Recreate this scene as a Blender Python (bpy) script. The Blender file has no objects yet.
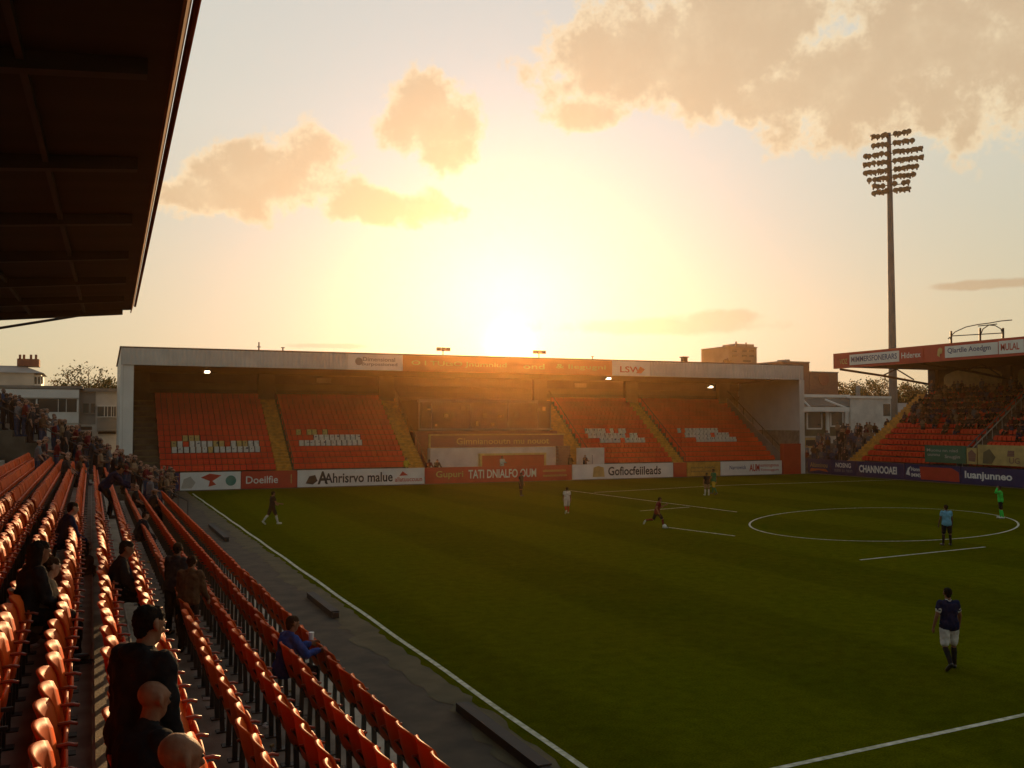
import bpy, math, random
from math import sin, cos, pi, radians, atan2, sqrt
from mathutils import Vector, Matrix
R = random.Random(11)
SC = bpy.context.scene
COL = SC.collection

# ------------------------------------------------------------------ helpers
class MB:
    def __init__(s): s.v = []; s.f = []; s.m = []
    def add(s, vs, fs, mi=0):
        b = len(s.v); s.v += [tuple(v) for v in vs]
        s.f += [tuple(b + i for i in f) for f in fs]; s.m += [mi] * len(fs)
    def box(s, c, d, mi=0, M=None):
        x, y, z = d[0] / 2, d[1] / 2, d[2] / 2
        vs = [Vector((i * x, j * y, k * z)) for i in (-1, 1) for j in (-1, 1) for k in (-1, 1)]
        if M is not None: vs = [M @ v for v in vs]
        vs = [v + Vector(c) for v in vs]
        s.add(vs, [(0, 1, 3, 2), (4, 6, 7, 5), (0, 4, 5, 1), (2, 3, 7, 6), (0, 2, 6, 4), (1, 5, 7, 3)], mi)
    def span(s, a, b, mi=0):
        s.box([(p + q) / 2 for p, q in zip(a, b)], [abs(q - p) for p, q in zip(a, b)], mi)
    def quad(s, a, b, c, d, mi=0): s.add([a, b, c, d], [(0, 1, 2, 3)], mi)
    def prism(s, pts, off, mi=0):
        n = len(pts); o = Vector(off)
        vs = [Vector(p) for p in pts] + [Vector(p) + o for p in pts]
        s.add(vs, [tuple(range(n))[::-1], tuple(range(n, 2 * n))] + [(i, (i + 1) % n, n + (i + 1) % n, n + i) for i in range(n)], mi)
    def tube(s, pts, r, n=6, mi=0, r1=None):
        pts = [Vector(p) for p in pts]; rings = []; m = len(pts)
        for i, p in enumerate(pts):
            t = (pts[min(i + 1, m - 1)] - pts[max(i - 1, 0)]).normalized()
            a = t.cross(Vector((0, 0, 1)))
            if a.length < 1e-3: a = Vector((1, 0, 0))
            a.normalize(); b = t.cross(a)
            rr = r if r1 is None else r + (r1 - r) * i / (m - 1)
            rings.append([p + (a * cos(2 * pi * k / n) + b * sin(2 * pi * k / n)) * rr for k in range(n)])
        fs = [(i * n + k, i * n + (k + 1) % n, (i + 1) * n + (k + 1) % n, (i + 1) * n + k) for i in range(m - 1) for k in range(n)]
        fs += [tuple(range(n))[::-1], tuple((m - 1) * n + k for k in range(n))]
        s.add([v for q in rings for v in q], fs, mi)
    def build(s, name, mats, parent=None, smooth=False, local=False):
        me = bpy.data.meshes.new(name)
        off = Vector((0, 0, 0)) if (parent is None or local) else ORG.get(parent.name, Vector((0, 0, 0)))
        me.from_pydata([tuple(Vector(v) - off) for v in s.v], [], s.f)
        if not isinstance(mats, (list, tuple)): mats = [mats]
        for m in mats: me.materials.append(m)
        me.polygons.foreach_set('material_index', s.m)
        if smooth: me.polygons.foreach_set('use_smooth', [True] * len(me.polygons))
        me.update()
        o = bpy.data.objects.new(name, me); COL.objects.link(o)
        if parent is not None:
            o.parent = parent; ORG[o.name] = off
        return o
ORG = {}
def tag(o, label, cat, group=None, kind=None):
    o['label'] = label
    o['category'] = cat
    if group: o['group'] = group
    if kind: o['kind'] = kind
    return o
def struct(o): o['kind'] = 'structure'; return o
def empty(name, loc, label=None, cat=None, group=None, rz=0.0):
    o = bpy.data.objects.new(name, None); COL.objects.link(o)
    o.location = loc; o.rotation_euler = (0, 0, rz); o.empty_display_size = .1
    ORG[o.name] = Vector(loc)
    if label: tag(o, label, cat, group)
    return o
def copy_tree(o, parent=None):
    c = o.copy(); COL.objects.link(c)
    if parent is not None: c.parent = parent
    for ch in list(o.children): copy_tree(ch, c)
    return c

# ------------------------------------------------------------------ materials
def N(nt, t, **k):
    n = nt.nodes.new(t)
    for a, b in k.items(): setattr(n, a, b)
    return n
def mat(name, col, rough=.6, var=.25, scale=3.0, bump=0.0, bscale=40, metal=0.0, spec=.5, emit=None, trans=0.0, stretch=None, dark=None):
    m = bpy.data.materials.new(name); m.use_nodes = True
    nt = m.node_tree; b = nt.nodes['Principled BSDF']
    b.inputs['Roughness'].default_value = rough; b.inputs['Metallic'].default_value = metal
    b.inputs['Specular IOR Level'].default_value = spec
    tc = N(nt, 'ShaderNodeTexCoord'); src = tc.outputs['Object']
    if stretch:
        mp = N(nt, 'ShaderNodeMapping'); mp.inputs['Scale'].default_value = stretch
        nt.links.new(src, mp.inputs['Vector']); src = mp.outputs[0]
    no = N(nt, 'ShaderNodeTexNoise'); no.inputs['Scale'].default_value = scale; no.inputs['Detail'].default_value = 5
    nt.links.new(src, no.inputs['Vector'])
    cr = N(nt, 'ShaderNodeValToRGB')
    c = Vector(col); d = Vector(dark) if dark else c * (1 - var); e = c * (1 + var * .7)
    cr.color_ramp.elements[0].position = .32; cr.color_ramp.elements[0].color = (*d, 1)
    cr.color_ramp.elements[1].position = .68; cr.color_ramp.elements[1].color = (*e, 1)
    nt.links.new(no.outputs['Fac'], cr.inputs['Fac']); nt.links.new(cr.outputs['Color'], b.inputs['Base Color'])
    if bump:
        n2 = N(nt, 'ShaderNodeTexNoise'); n2.inputs['Scale'].default_value = bscale; n2.inputs['Detail'].default_value = 4
        nt.links.new(src, n2.inputs['Vector'])
        bp = N(nt, 'ShaderNodeBump'); bp.inputs['Strength'].default_value = bump; bp.inputs['Distance'].default_value = .02
        nt.links.new(n2.outputs['Fac'], bp.inputs['Height']); nt.links.new(bp.outputs[0], b.inputs['Normal'])
    if emit:
        b.inputs['Emission Color'].default_value = (*emit[0], 1); b.inputs['Emission Strength'].default_value = emit[1]
    if trans:
        t = N(nt, 'ShaderNodeBsdfTranslucent'); nt.links.new(cr.outputs['Color'], t.inputs['Color'])
        mx = N(nt, 'ShaderNodeMixShader'); mx.inputs[0].default_value = trans
        nt.links.new(b.outputs[0], mx.inputs[1]); nt.links.new(t.outputs[0], mx.inputs[2])
        nt.links.new(mx.outputs[0], nt.nodes['Material Output'].inputs['Surface'])
    return m
def corrugated(name, col, axis=0, freq=14.0, rough=.5):
    m = mat(name, col, rough, .12, .6)
    nt = m.node_tree; b = nt.nodes['Principled BSDF']
    tc = N(nt, 'ShaderNodeTexCoord'); sx = N(nt, 'ShaderNodeSeparateXYZ'); nt.links.new(tc.outputs['Object'], sx.inputs[0])
    mu = N(nt, 'ShaderNodeMath', operation='MULTIPLY'); mu.inputs[1].default_value = freq; nt.links.new(sx.outputs[axis], mu.inputs[0])
    si = N(nt, 'ShaderNodeMath', operation='SINE'); nt.links.new(mu.outputs[0], si.inputs[0])
    bp = N(nt, 'ShaderNodeBump'); bp.inputs['Strength'].default_value = .5; bp.inputs['Distance'].default_value = .06
    nt.links.new(si.outputs[0], bp.inputs['Height']); nt.links.new(bp.outputs[0], b.inputs['Normal'])
    return m
def brickmat(name, c1, c2, mortar, sc=4.0):
    m = bpy.data.materials.new(name); m.use_nodes = True; nt = m.node_tree; b = nt.nodes['Principled BSDF']
    b.inputs['Roughness'].default_value = .85
    tc = N(nt, 'ShaderNodeTexCoord'); mp = N(nt, 'ShaderNodeMapping'); mp.inputs['Rotation'].default_value = (radians(90), 0, 0)
    br = N(nt, 'ShaderNodeTexBrick'); br.inputs['Scale'].default_value = sc
    br.inputs['Color1'].default_value = (*c1, 1); br.inputs['Color2'].default_value = (*c2, 1); br.inputs['Mortar'].default_value = (*mortar, 1)
    nt.links.new(tc.outputs['Object'], mp.inputs[0]); nt.links.new(mp.outputs[0], br.inputs['Vector']); nt.links.new(br.outputs['Color'], b.inputs['Base Color'])
    return m

M = {}
M['seat'] = mat('seat_plastic', (.66, .095, .011), .5, .22, 1.3, trans=.06, spec=.12)
def vary(m, lo=.72, hi=1.2):
    nt = m.node_tree; b = nt.nodes['Principled BSDF']; src = b.inputs['Base Color'].links[0].from_socket
    oi = N(nt, 'ShaderNodeObjectInfo'); mr = N(nt, 'ShaderNodeMapRange'); mr.inputs['To Min'].default_value = lo; mr.inputs['To Max'].default_value = hi
    nt.links.new(oi.outputs['Random'], mr.inputs[0]); mx = N(nt, 'ShaderNodeVectorMath', operation='SCALE'); nt.links.new(src, mx.inputs[0]); nt.links.new(mr.outputs[0], mx.inputs['Scale'])
    nt.links.new(mx.outputs[0], b.inputs['Base Color'])
    rg = N(nt, 'ShaderNodeMapRange'); rg.inputs['To Min'].default_value = .42; rg.inputs['To Max'].default_value = .68
    n3 = N(nt, 'ShaderNodeTexNoise'); n3.inputs['Scale'].default_value = 9; n3.inputs['Detail'].default_value = 6; tc = N(nt, 'ShaderNodeTexCoord'); nt.links.new(tc.outputs['Object'], n3.inputs['Vector'])
    nt.links.new(n3.outputs['Fac'], rg.inputs[0]); nt.links.new(rg.outputs[0], b.inputs['Roughness'])
vary(M['seat'])
M['seat_far'] = mat('far_seat_plastic', (.78, .055, .012), .5, .16, .5)
M['seat_white'] = mat('white_seat_plastic', (.72, .72, .68), .45, .15)
M['seat_cream'] = mat('cream_seat_plastic', (.62, .45, .16), .45, .2)
M['yellow'] = mat('yellow_step_paint', (.55, .27, .03), .6, .35, 2.5)
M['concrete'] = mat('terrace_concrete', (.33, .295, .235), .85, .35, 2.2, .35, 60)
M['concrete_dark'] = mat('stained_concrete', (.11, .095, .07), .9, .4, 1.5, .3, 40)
M['steel'] = mat('galvanised_steel', (.30, .30, .30), .45, .2, 6, metal=.6)
M['dark_steel'] = mat('dark_painted_steel', (.035, .033, .03), .5, .3, 5)
M['arm'] = mat('red_arm_plastic', (.30, .05, .02), .35, .2)
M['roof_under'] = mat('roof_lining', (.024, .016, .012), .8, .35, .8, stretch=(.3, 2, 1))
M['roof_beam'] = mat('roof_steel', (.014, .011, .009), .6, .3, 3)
M['cladding'] = corrugated('white_cladding', (.62, .62, .60), 0, 18)
M['cladding_y'] = corrugated('white_end_cladding', (.60, .59, .56), 1, 18)
M['white'] = mat('white_paint', (.80, .80, .78), .55, .10, .7)
M['white_wall'] = mat('white_render_wall', (.66, .64, .60), .8, .18, .8)
M['offwhite'] = mat('weathered_white_wall', (.52, .50, .45), .8, .22, .5)
M['grey'] = mat('grey_painted_wall', (.26, .25, .23), .8, .22, .5)
M['olive'] = mat('olive_painted_wall', (.14, .12, .06), .8, .3, .7)
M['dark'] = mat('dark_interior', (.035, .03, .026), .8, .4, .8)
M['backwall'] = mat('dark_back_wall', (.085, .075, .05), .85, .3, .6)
M['red'] = mat('red_painted_panel', (.52, .05, .025), .5, .15, .8)
M['redbrick'] = brickmat('red_brick', (.30, .09, .05), (.22, .06, .04), (.25, .2, .17), 2.0)
M['brown_brick'] = brickmat('brown_brick', (.26, .12, .08), (.20, .09, .06), (.25, .2, .17), 1.6)
M['orange'] = mat('orange_sign_panel', (.62, .15, .04), .5, .12, .8)
M['navy'] = mat('navy_board', (.025, .03, .12), .45, .2, .8)
M['green_board'] = mat('green_board', (.03, .14, .085), .5, .2, 1.2)
M['tan_board'] = mat('tan_board', (.50, .36, .13), .6, .25, 1.2)
M['yellow_panel'] = mat('yellow_gate_panel', (.50, .30, .05), .6, .3, 2)
M['black'] = mat('black_print', (.02, .02, .022), .6, .2)
M['grey_print'] = mat('grey_print', (.22, .23, .25), .6, .2)
M['blue_print'] = mat('blue_print', (.10, .13, .26), .6, .2)
M['teal_print'] = mat('teal_print', (.05, .25, .22), .6, .2)
M['glass'] = mat('window_glass', (.03, .035, .04), .12, .3, .8, spec=.8)
M['glass_brown'] = mat('box_glass', (.05, .03, .02), .3, .5, .5, spec=.25)  # dark brownish glazing of the box, no emission
M['lamp'] = mat('lamp_lens', (.9, .85, .7), .4, 0, emit=((1, .86, .6), 9))
M['floodlens'] = mat('floodlight_lens', (.42, .30, .20), .3, .3, 4, spec=.8)
M['floodbody'] = mat('floodlight_body', (.13, .075, .045), .6, .3, 4)
M['pole'] = mat('floodlight_pole', (.20, .21, .21), .6, .2, .6)
M['line'] = mat('pitch_paint', (.50, .50, .42), .9, .3, 6, dark=(.26, .28, .17))
M['asphalt'] = mat('track_asphalt', (.052, .040, .024), .92, .45, 1.6, .5, 90)
M['ground'] = mat('distant_ground', (.09, .085, .07), .95, .4, .05)
M['kerbboard'] = mat('black_rubber_kerb', (.02, .018, .016), .8, .3)
M['bark'] = mat('bark', (.10, .075, .05), .9, .3, 5)
M['leaf'] = mat('leaf_olive', (.075, .075, .02), .7, .45, .8, trans=.35)
M['leaf_dark'] = mat('leaf_dark', (.05, .065, .02), .7, .45, .8, trans=.3)
M['leaf_brown'] = mat('leaf_autumn', (.14, .075, .025), .7, .4, .8, trans=.35)
M['hedge'] = mat('scrub_leaf', (.06, .05, .02), .8, .5, 2, trans=.2)
# people
SKIN = [mat('skin_pale', (.40, .22, .145), .6, .15, 14, .15, 60, spec=.25), mat('skin_tan', (.24, .11, .06), .6, .15, 14, .15, 60, spec=.25), mat('skin_dark', (.13, .07, .045), .55, .15, 14, spec=.25)]
def cloth(name, c): return mat('cloth_' + name, c, .95, .25, 9, .3, 45, spec=.08)
CL = dict(black=cloth('black', (.018, .018, .02)), navy=cloth('navy', (.015, .02, .06)), white=cloth('white', (.62, .62, .60)),
          grey=cloth('grey', (.16, .16, .17)), brown=cloth('brown', (.10, .055, .03)), tan=cloth('tan', (.26, .18, .11)),
          blue=cloth('blue', (.04, .07, .26)), denim=cloth('denim', (.05, .07, .13)), maroon=cloth('maroon', (.14, .015, .02)),
          red=cloth('red', (.42, .03, .025)), sky=cloth('sky_blue', (.16, .42, .62)), lime=cloth('lime', (.05, .62, .09)),
          yellow=cloth('yellow', (.55, .42, .05)), green=cloth('green', (.03, .16, .07)), charcoal=cloth('charcoal', (.035, .035, .04)))
HAIR = [mat('hair_black', (.012, .01, .009), .9, .3, 40, .8, 120, spec=.1), mat('hair_brown', (.04, .022, .012), .9, .3, 40, .8, 120, spec=.1), mat('hair_grey', (.25, .23, .2), .6, .2, 20)]
M['boot_white'] = mat('white_boot', (.7, .7, .68), .4, .1)
M['boot_black'] = mat('black_boot', (.02, .02, .02), .4, .1)

# grass with mown bands along the pitch
def grass_mat():
    m = bpy.data.materials.new('mown_grass'); m.use_nodes = True; nt = m.node_tree; b = nt.nodes['Principled BSDF']
    b.inputs['Roughness'].default_value = .95; b.inputs['Specular IOR Level'].default_value = 0
    L = nt.links.new
    tc = N(nt, 'ShaderNodeTexCoord'); sx = N(nt, 'ShaderNodeSeparateXYZ'); L(tc.outputs['Object'], sx.inputs[0])
    nw = N(nt, 'ShaderNodeTexNoise'); nw.inputs['Scale'].default_value = .35; L(tc.outputs['Object'], nw.inputs['Vector'])
    a = N(nt, 'ShaderNodeMath', operation='MULTIPLY_ADD'); a.inputs[1].default_value = .5; L(nw.outputs['Fac'], a.inputs[0]); L(sx.outputs[0], a.inputs[2])
    mu = N(nt, 'ShaderNodeMath', operation='MULTIPLY'); mu.inputs[1].default_value = 2 * pi / 9.2; L(a.outputs[0], mu.inputs[0])
    si = N(nt, 'ShaderNodeMath', operation='SINE'); L(mu.outputs[0], si.inputs[0])
    st = N(nt, 'ShaderNodeMapRange'); st.inputs['From Min'].default_value = -.22; st.inputs['From Max'].default_value = .22; L(si.outputs[0], st.inputs['Value'])
    n1 = N(nt, 'ShaderNodeTexNoise'); n1.inputs['Scale'].default_value = .22; n1.inputs['Detail'].default_value = 7; n1.inputs['Roughness'].default_value = .65; L(tc.outputs['Object'], n1.inputs['Vector'])
    n2 = N(nt, 'ShaderNodeTexNoise'); n2.inputs['Scale'].default_value = 26; n2.inputs['Detail'].default_value = 5; L(tc.outputs['Object'], n2.inputs['Vector'])
    mx = N(nt, 'ShaderNodeMix', data_type='RGBA'); L(st.outputs[0], mx.inputs['Factor'])
    mx.inputs['A'].default_value = (.060, .072, .0012, 1); mx.inputs['B'].default_value = (.082, .094, .0018, 1)
    m2 = N(nt, 'ShaderNodeMix', data_type='RGBA'); r = N(nt, 'ShaderNodeMapRange'); r.inputs['From Min'].default_value = .38; r.inputs['From Max'].default_value = .75; r.inputs['To Max'].default_value = .6
    L(n1.outputs['Fac'], r.inputs['Value']); L(r.outputs[0], m2.inputs['Factor']); L(mx.outputs['Result'], m2.inputs['A']); m2.inputs['B'].default_value = (.096, .092, .003, 1)
    m3 = N(nt, 'ShaderNodeMix', data_type='RGBA', blend_type='MULTIPLY'); m3.inputs['Factor'].default_value = .75
    cr = N(nt, 'ShaderNodeValToRGB'); cr.color_ramp.elements[0].position = .3; cr.color_ramp.elements[0].color = (.5, .5, .5, 1); cr.color_ramp.elements[1].position = .7; cr.color_ramp.elements[1].color = (1.25, 1.25, 1.2, 1)
    L(n2.outputs['Fac'], cr.inputs[0]); L(m2.outputs['Result'], m3.inputs['A']); L(cr.outputs[0], m3.inputs['B']); L(m3.outputs['Result'], b.inputs['Base Color'])
    n4 = N(nt, 'ShaderNodeTexNoise'); n4.inputs['Scale'].default_value = 2.6; n4.inputs['Detail'].default_value = 8; n4.inputs['Roughness'].default_value = .7; L(tc.outputs['Object'], n4.inputs['Vector'])
    r4 = N(nt, 'ShaderNodeMapRange'); r4.inputs['From Min'].default_value = .3; r4.inputs['From Max'].default_value = .7; r4.inputs['To Min'].default_value = .72; r4.inputs['To Max'].default_value = 1.22; L(n4.outputs['Fac'], r4.inputs[0])
    v4 = N(nt, 'ShaderNodeVectorMath', operation='SCALE'); L(m3.outputs['Result'], v4.inputs[0]); L(r4.outputs[0], v4.inputs['Scale']); L(v4.outputs[0], b.inputs['Base Color'])
    bp = N(nt, 'ShaderNodeBump'); bp.inputs['Strength'].default_value = .8; bp.inputs['Distance'].default_value = .04
    L(n2.outputs['Fac'], bp.inputs['Height']); L(bp.outputs[0], b.inputs['Normal'])
    return m
M['grass'] = grass_mat()
M['verge'] = mat('worn_verge', (.075, .058, .026), .95, .5, 1.4, .5, 60, dark=(.050, .044, .016))

# ------------------------------------------------------------------ camera
HAZE = .00025
F = 950.0; EYE = 5.5
YAW = math.atan((512 - 91) / F); PITCH = math.atan(38 / F)
FW = Vector((sin(YAW) * cos(PITCH), cos(YAW) * cos(PITCH), sin(PITCH)))
RT = Vector((cos(YAW), -sin(YAW), 0)); UP = RT.cross(FW)
CAMP = Vector((0, 0, EYE))
cam = bpy.data.objects.new('camera', bpy.data.cameras.new('camera')); COL.objects.link(cam)
cam.data.sensor_width = 36; cam.data.lens = F / 1024 * 36; cam.data.clip_end = 6000; cam.data.clip_start = .05
cam.location = CAMP
cam.matrix_world = Matrix.Translation(CAMP) @ Matrix((RT, UP, -FW)).transposed().to_4x4()
SC.camera = cam
def ray(u, v): return (FW * F + RT * (u - 512) - UP * (v - 384)).normalized()
def gz(u, v, z=0.0): d = ray(u, v); return CAMP + d * ((z - EYE) / d.z)
def gx(u, v, x): d = ray(u, v); return CAMP + d * (x / d.x)
def gy(u, v, y): d = ray(u, v); return CAMP + d * (y / d.y)
def pj(p):
    d = Vector(p) - CAMP; w = d.dot(FW)
    return (512 + F * d.dot(RT) / w, 384 - F * d.dot(UP) / w, w)

# ------------------------------------------------------------------ sky and sun
SUN_EL = radians(7.0); SUN_AZ = YAW + radians(-.1)
SUND = Vector((sin(SUN_AZ) * cos(SUN_EL), cos(SUN_AZ) * cos(SUN_EL), sin(SUN_EL)))
GLOW = ray(510, 346)
def make_world():
    w = bpy.data.worlds.new('World'); SC.world = w; w.use_nodes = True; nt = w.node_tree; L = nt.links.new
    bg = nt.nodes['Background']; bg.inputs['Strength'].default_value = 1.0
    tc = N(nt, 'ShaderNodeTexCoord'); D = tc.outputs['Generated']
    nrm = N(nt, 'ShaderNodeVectorMath', operation='NORMALIZE'); L(D, nrm.inputs[0]); D = nrm.outputs[0]
    sx = N(nt, 'ShaderNodeSeparateXYZ'); L(D, sx.inputs[0])
    def m(op, a, b=None, c=None, clamp=False):
        n = N(nt, 'ShaderNodeMath', operation=op); n.use_clamp = clamp
        for i, x in enumerate((a, b, c)):
            if x is None: continue
            if isinstance(x, (int, float)): n.inputs[i].default_value = x
            else: L(x, n.inputs[i])
        return n.outputs[0]
    def dot(v):
        n = N(nt, 'ShaderNodeVectorMath', operation='DOT_PRODUCT'); L(D, n.inputs[0]); n.inputs[1].default_value = v; return n.outputs['Value']
    def mix(fac, a, b, bt='MIX'):
        n = N(nt, 'ShaderNodeMix', data_type='RGBA', blend_type=bt)
        for s, x in (('Factor', fac), ('A', a), ('B', b)):
            if isinstance(x, (int, float)): n.inputs[s].default_value = x
            elif isinstance(x, tuple): n.inputs[s].default_value = (*x, 1)
            else: L(x, n.inputs[s])
        return n.outputs['Result']
    el = m('ARCSINE', sx.outputs[2]); az = m('ARCTAN2', sx.outputs[0], sx.outputs[1])
    sky = N(nt, 'ShaderNodeTexSky'); sky.sky_type = 'NISHITA'; sky.sun_disc = False
    sky.sun_elevation = SUN_EL; sky.sun_rotation = SUN_AZ; sky.dust_density = 3.0; sky.air_density = 1.2
    # colour of the dusty evening air by elevation
    cr = N(nt, 'ShaderNodeValToRGB'); e = cr.color_ramp.elements
    st = [(0.0, (.56, .47, .27)), (.07, (.54, .51, .35)), (.20, (.54, .54, .43)), (.30, (.58, .585, .50)), (.42, (.58, .58, .52)), (.62, (.46, .49, .47)), (1.0, (.34, .37, .38))]
    e[0].position, e[0].color = st[0][0], (*st[0][1], 1); e[1].position, e[1].color = st[-1][0], (*st[-1][1], 1)
    for p, c in st[1:-1]:
        q = e.new(p); q.color = (*c, 1)
    L(sx.outputs[2], cr.inputs[0])
    base = cr.outputs[0]
    # the half of the sky away from the sun is dimmer
    hz = Vector((GLOW.x, GLOW.y, 0)).normalized()
    ha = dot(hz)
    mr = N(nt, 'ShaderNodeMapRange', interpolation_type='SMOOTHSTEP'); mr.inputs['From Min'].default_value = -.35; mr.inputs['From Max'].default_value = .72; mr.inputs['To Min'].default_value = .40; mr.inputs['To Max'].default_value = 1.0
    L(ha, mr.inputs[0])
    g = N(nt, 'ShaderNodeCombineColor'); [L(mr.outputs[0], g.inputs[i]) for i in range(3)]
    base = mix(1.0, base, g.outputs[0], 'MULTIPLY')
    # clouds: soft patches in azimuth and elevation, broken up by noise
    def noise(scale, det, rough=.6):
        n = N(nt, 'ShaderNodeTexNoise'); n.inputs['Scale'].default_value = scale; n.inputs['Detail'].default_value = det; n.inputs['Roughness'].default_value = rough
        L(D, n.inputs['Vector']); return n.outputs['Fac']
    n1 = noise(12, 9, .64); n2 = noise(24, 8, .62)
    dens = None
    px = [(270, 182, 92, 34), (318, 152, 44, 32), (205, 194, 66, 20), (372, 204, 54, 19), (422, 207, 32, 20), (428, 126, 58, 36), (446, 152, 30, 24),
          (600, 58, 70, 52), (645, 52, 60, 40), (690, 66, 96, 46), (750, 22, 120, 36), (835, 76, 78, 52), (930, 40, 84, 46), (1010, 52, 70, 50), (588, 116, 40, 18), (770, 98, 52, 24), 
          (1120, 60, 120, 60), (60, 194, 90, 24)]
    for (u, v, a, b) in px:
        d = ray(u, v); A = atan2(d.x, d.y); E_ = math.asin(d.z)
        k = F / (1 + ((u - 512) / F) ** 2)
        x = m('MULTIPLY', m('SUBTRACT', az, A), k / a * cos(E_)); y = m('MULTIPLY', m('SUBTRACT', el, E_), F / b)
        r2 = m('ADD', m('MULTIPLY', x, x), m('MULTIPLY', y, y))
        q = m('SUBTRACT', 1.0, m('SQRT', r2))
        dens = q if dens is None else m('SMOOTH_MAX', dens, q, .3)
    n0 = noise(5.5, 4, .5)
    dens = m('ADD', dens, m('MULTIPLY', m('SUBTRACT', n1, .5), 2.7)); dens = m('ADD', dens, m('MULTIPLY', m('SUBTRACT', n0, .5), .9))
    dens = m('ADD', dens, m('MULTIPLY', m('SUBTRACT', n2, .5), .5))
    def ss(x, a, b):
        q = N(nt, 'ShaderNodeMapRange', interpolation_type='SMOOTHSTEP'); q.inputs['From Min'].default_value = a; q.inputs['From Max'].default_value = b; L(x, q.inputs[0]); return q.outputs[0]
    cm = ss(dens, -.14, .22); core = ss(dens, .0, .55)
    shade = m('ADD', m('MULTIPLY', m('SUBTRACT', n2, .5), 1.5), m('MULTIPLY', core, .75)); ccol = mix(ss(shade, -.25, .95), (.82, .66, .42), (.58, .415, .245))
    col = mix(m('MULTIPLY', cm, .90), base, ccol)
    # low thin bars
    lo = None
    for (u, v, a, b) in [(650, 327, 115, 9), (715, 319, 44, 9), (990, 284, 50, 5), (330, 346, 40, 3)]:
        d = ray(u, v); A = atan2(d.x, d.y); E_ = math.asin(d.z)
        k = F / (1 + ((u - 512) / F) ** 2)
        x = m('MULTIPLY', m('SUBTRACT', az, A), k / a); y = m('MULTIPLY', m('SUBTRACT', el, E_), F / b)
        q = m('SUBTRACT', 1.0, m('SQRT', m('ADD', m('MULTIPLY', x, x), m('MULTIPLY', y, y))))
        lo = q if lo is None else m('SMOOTH_MAX', lo, q, .2)
    lo = m('ADD', lo, m('MULTIPLY', m('SUBTRACT', n2, .5), 1.8))
    col = mix(m('MULTIPLY', ss(lo, -.12, .5), .75), col, (.40, .30, .19))
    # aureole of the low sun
    sd = m('MAXIMUM', dot(GLOW), 0.0)
    thin = m('SUBTRACT', 1.0, m('MULTIPLY', cm, .75)); a1 = m('MULTIPLY', m('MULTIPLY', m('POWER', sd, 26.0), .045), thin); a2 = m('MULTIPLY', m('POWER', sd, 260.0), .08); a3 = m('MULTIPLY', m('POWER', sd, 4500.0), 1.2)
    def rgb(f, c):
        n = N(nt, 'ShaderNodeVectorMath', operation='SCALE'); n.inputs[0].default_value = c; L(f, n.inputs['Scale']); return n.outputs[0]
    def add(a, b):
        n = N(nt, 'ShaderNodeVectorMath', operation='ADD'); L(a, n.inputs[0]); L(b, n.inputs[1]); return n.outputs[0]
    col = add(col, rgb(a1, (.1, .5, 4.6))); col = add(col, rgb(a2, (1, .78, .36))); col = add(col, rgb(a3, (1, .85, .5)))
    sc = N(nt, 'ShaderNodeVectorMath', operation='SCALE'); L(sky.outputs[0], sc.inputs[0]); sc.inputs['Scale'].default_value = .012
    col = add(col, sc.outputs[0])
    L(col, bg.inputs['Color'])
make_world()
sl = bpy.data.lights.new('sun', 'SUN'); so = bpy.data.objects.new('sun', sl); COL.objects.link(so)
sl.energy = 5.0; sl.angle = radians(.6); sl.color = (1.0, .60, .27)
so.rotation_euler = SUND.to_track_quat('Z', 'Y').to_euler(); so.location = (0, 0, 60)
SC.view_settings.view_transform = 'Standard'; SC.view_settings.look = 'None'; SC.view_settings.exposure = 0.0; SC.view_settings.gamma = 1.0
SC.view_settings.use_curve_mapping = False
SC.cycles.use_denoising = True
SC.cycles.max_bounces = 6

# ------------------------------------------------------------------ lettering
def text_mesh(s, w, h, bold=0.0):
    cu = bpy.data.curves.new('lettering', 'FONT'); cu.body = s; cu.extrude = 0; cu.offset = bold; cu.resolution_u = 3
    o = bpy.data.objects.new('lettering', cu); COL.objects.link(o)
    dg = bpy.context.evaluated_depsgraph_get(); dg.update()
    me = bpy.data.meshes.new_from_object(o.evaluated_get(dg)); bpy.data.objects.remove(o)
    xs = [v.co.x for v in me.vertices]; ys = [v.co.y for v in me.vertices]
    if not xs: return [], []
    x0, x1, y0, y1 = min(xs), max(xs), min(ys), max(ys)
    vs = [((v.co.x - x0) / (x1 - x0 + 1e-9) * w, (v.co.y - y0) / (y1 - y0 + 1e-9) * h) for v in me.vertices]
    fs = [tuple(p.vertices) for p in me.polygons]
    bpy.data.meshes.remove(me)
    return vs, fs
def letter(s, org, xd, w, h, matl, parent, proud=.02, bold=.012, name='lettering'):
    """text with its lower-left corner at org, running along xd, upright, proud of the face behind it"""
    vs, fs = text_mesh(s, w, h, bold); xd = Vector(xd).normalized(); n = xd.cross(Vector((0, 0, 1)))
    b = MB()
    pts = [Vector(org) + xd * x + Vector((0, 0, 1)) * y + n * proud for x, y in vs]
    b.add(pts, fs)
    return b.build(name, matl, parent)
def blob(org, xd, pts, matl, parent, proud=.022, name='emblem', t=.01):
    xd = Vector(xd).normalized(); n = xd.cross(Vector((0, 0, 1))); b = MB()
    b.prism([Vector(org) + xd * x + Vector((0, 0, y)) + n * proud for x, y in pts], n * t)
    return b.build(name, matl, parent)
def ring(cx, cy, r0, r1, n=20):
    return [(cx + r1 * cos(2 * pi * i / n), cy + r1 * sin(2 * pi * i / n)) for i in range(n)]

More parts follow.
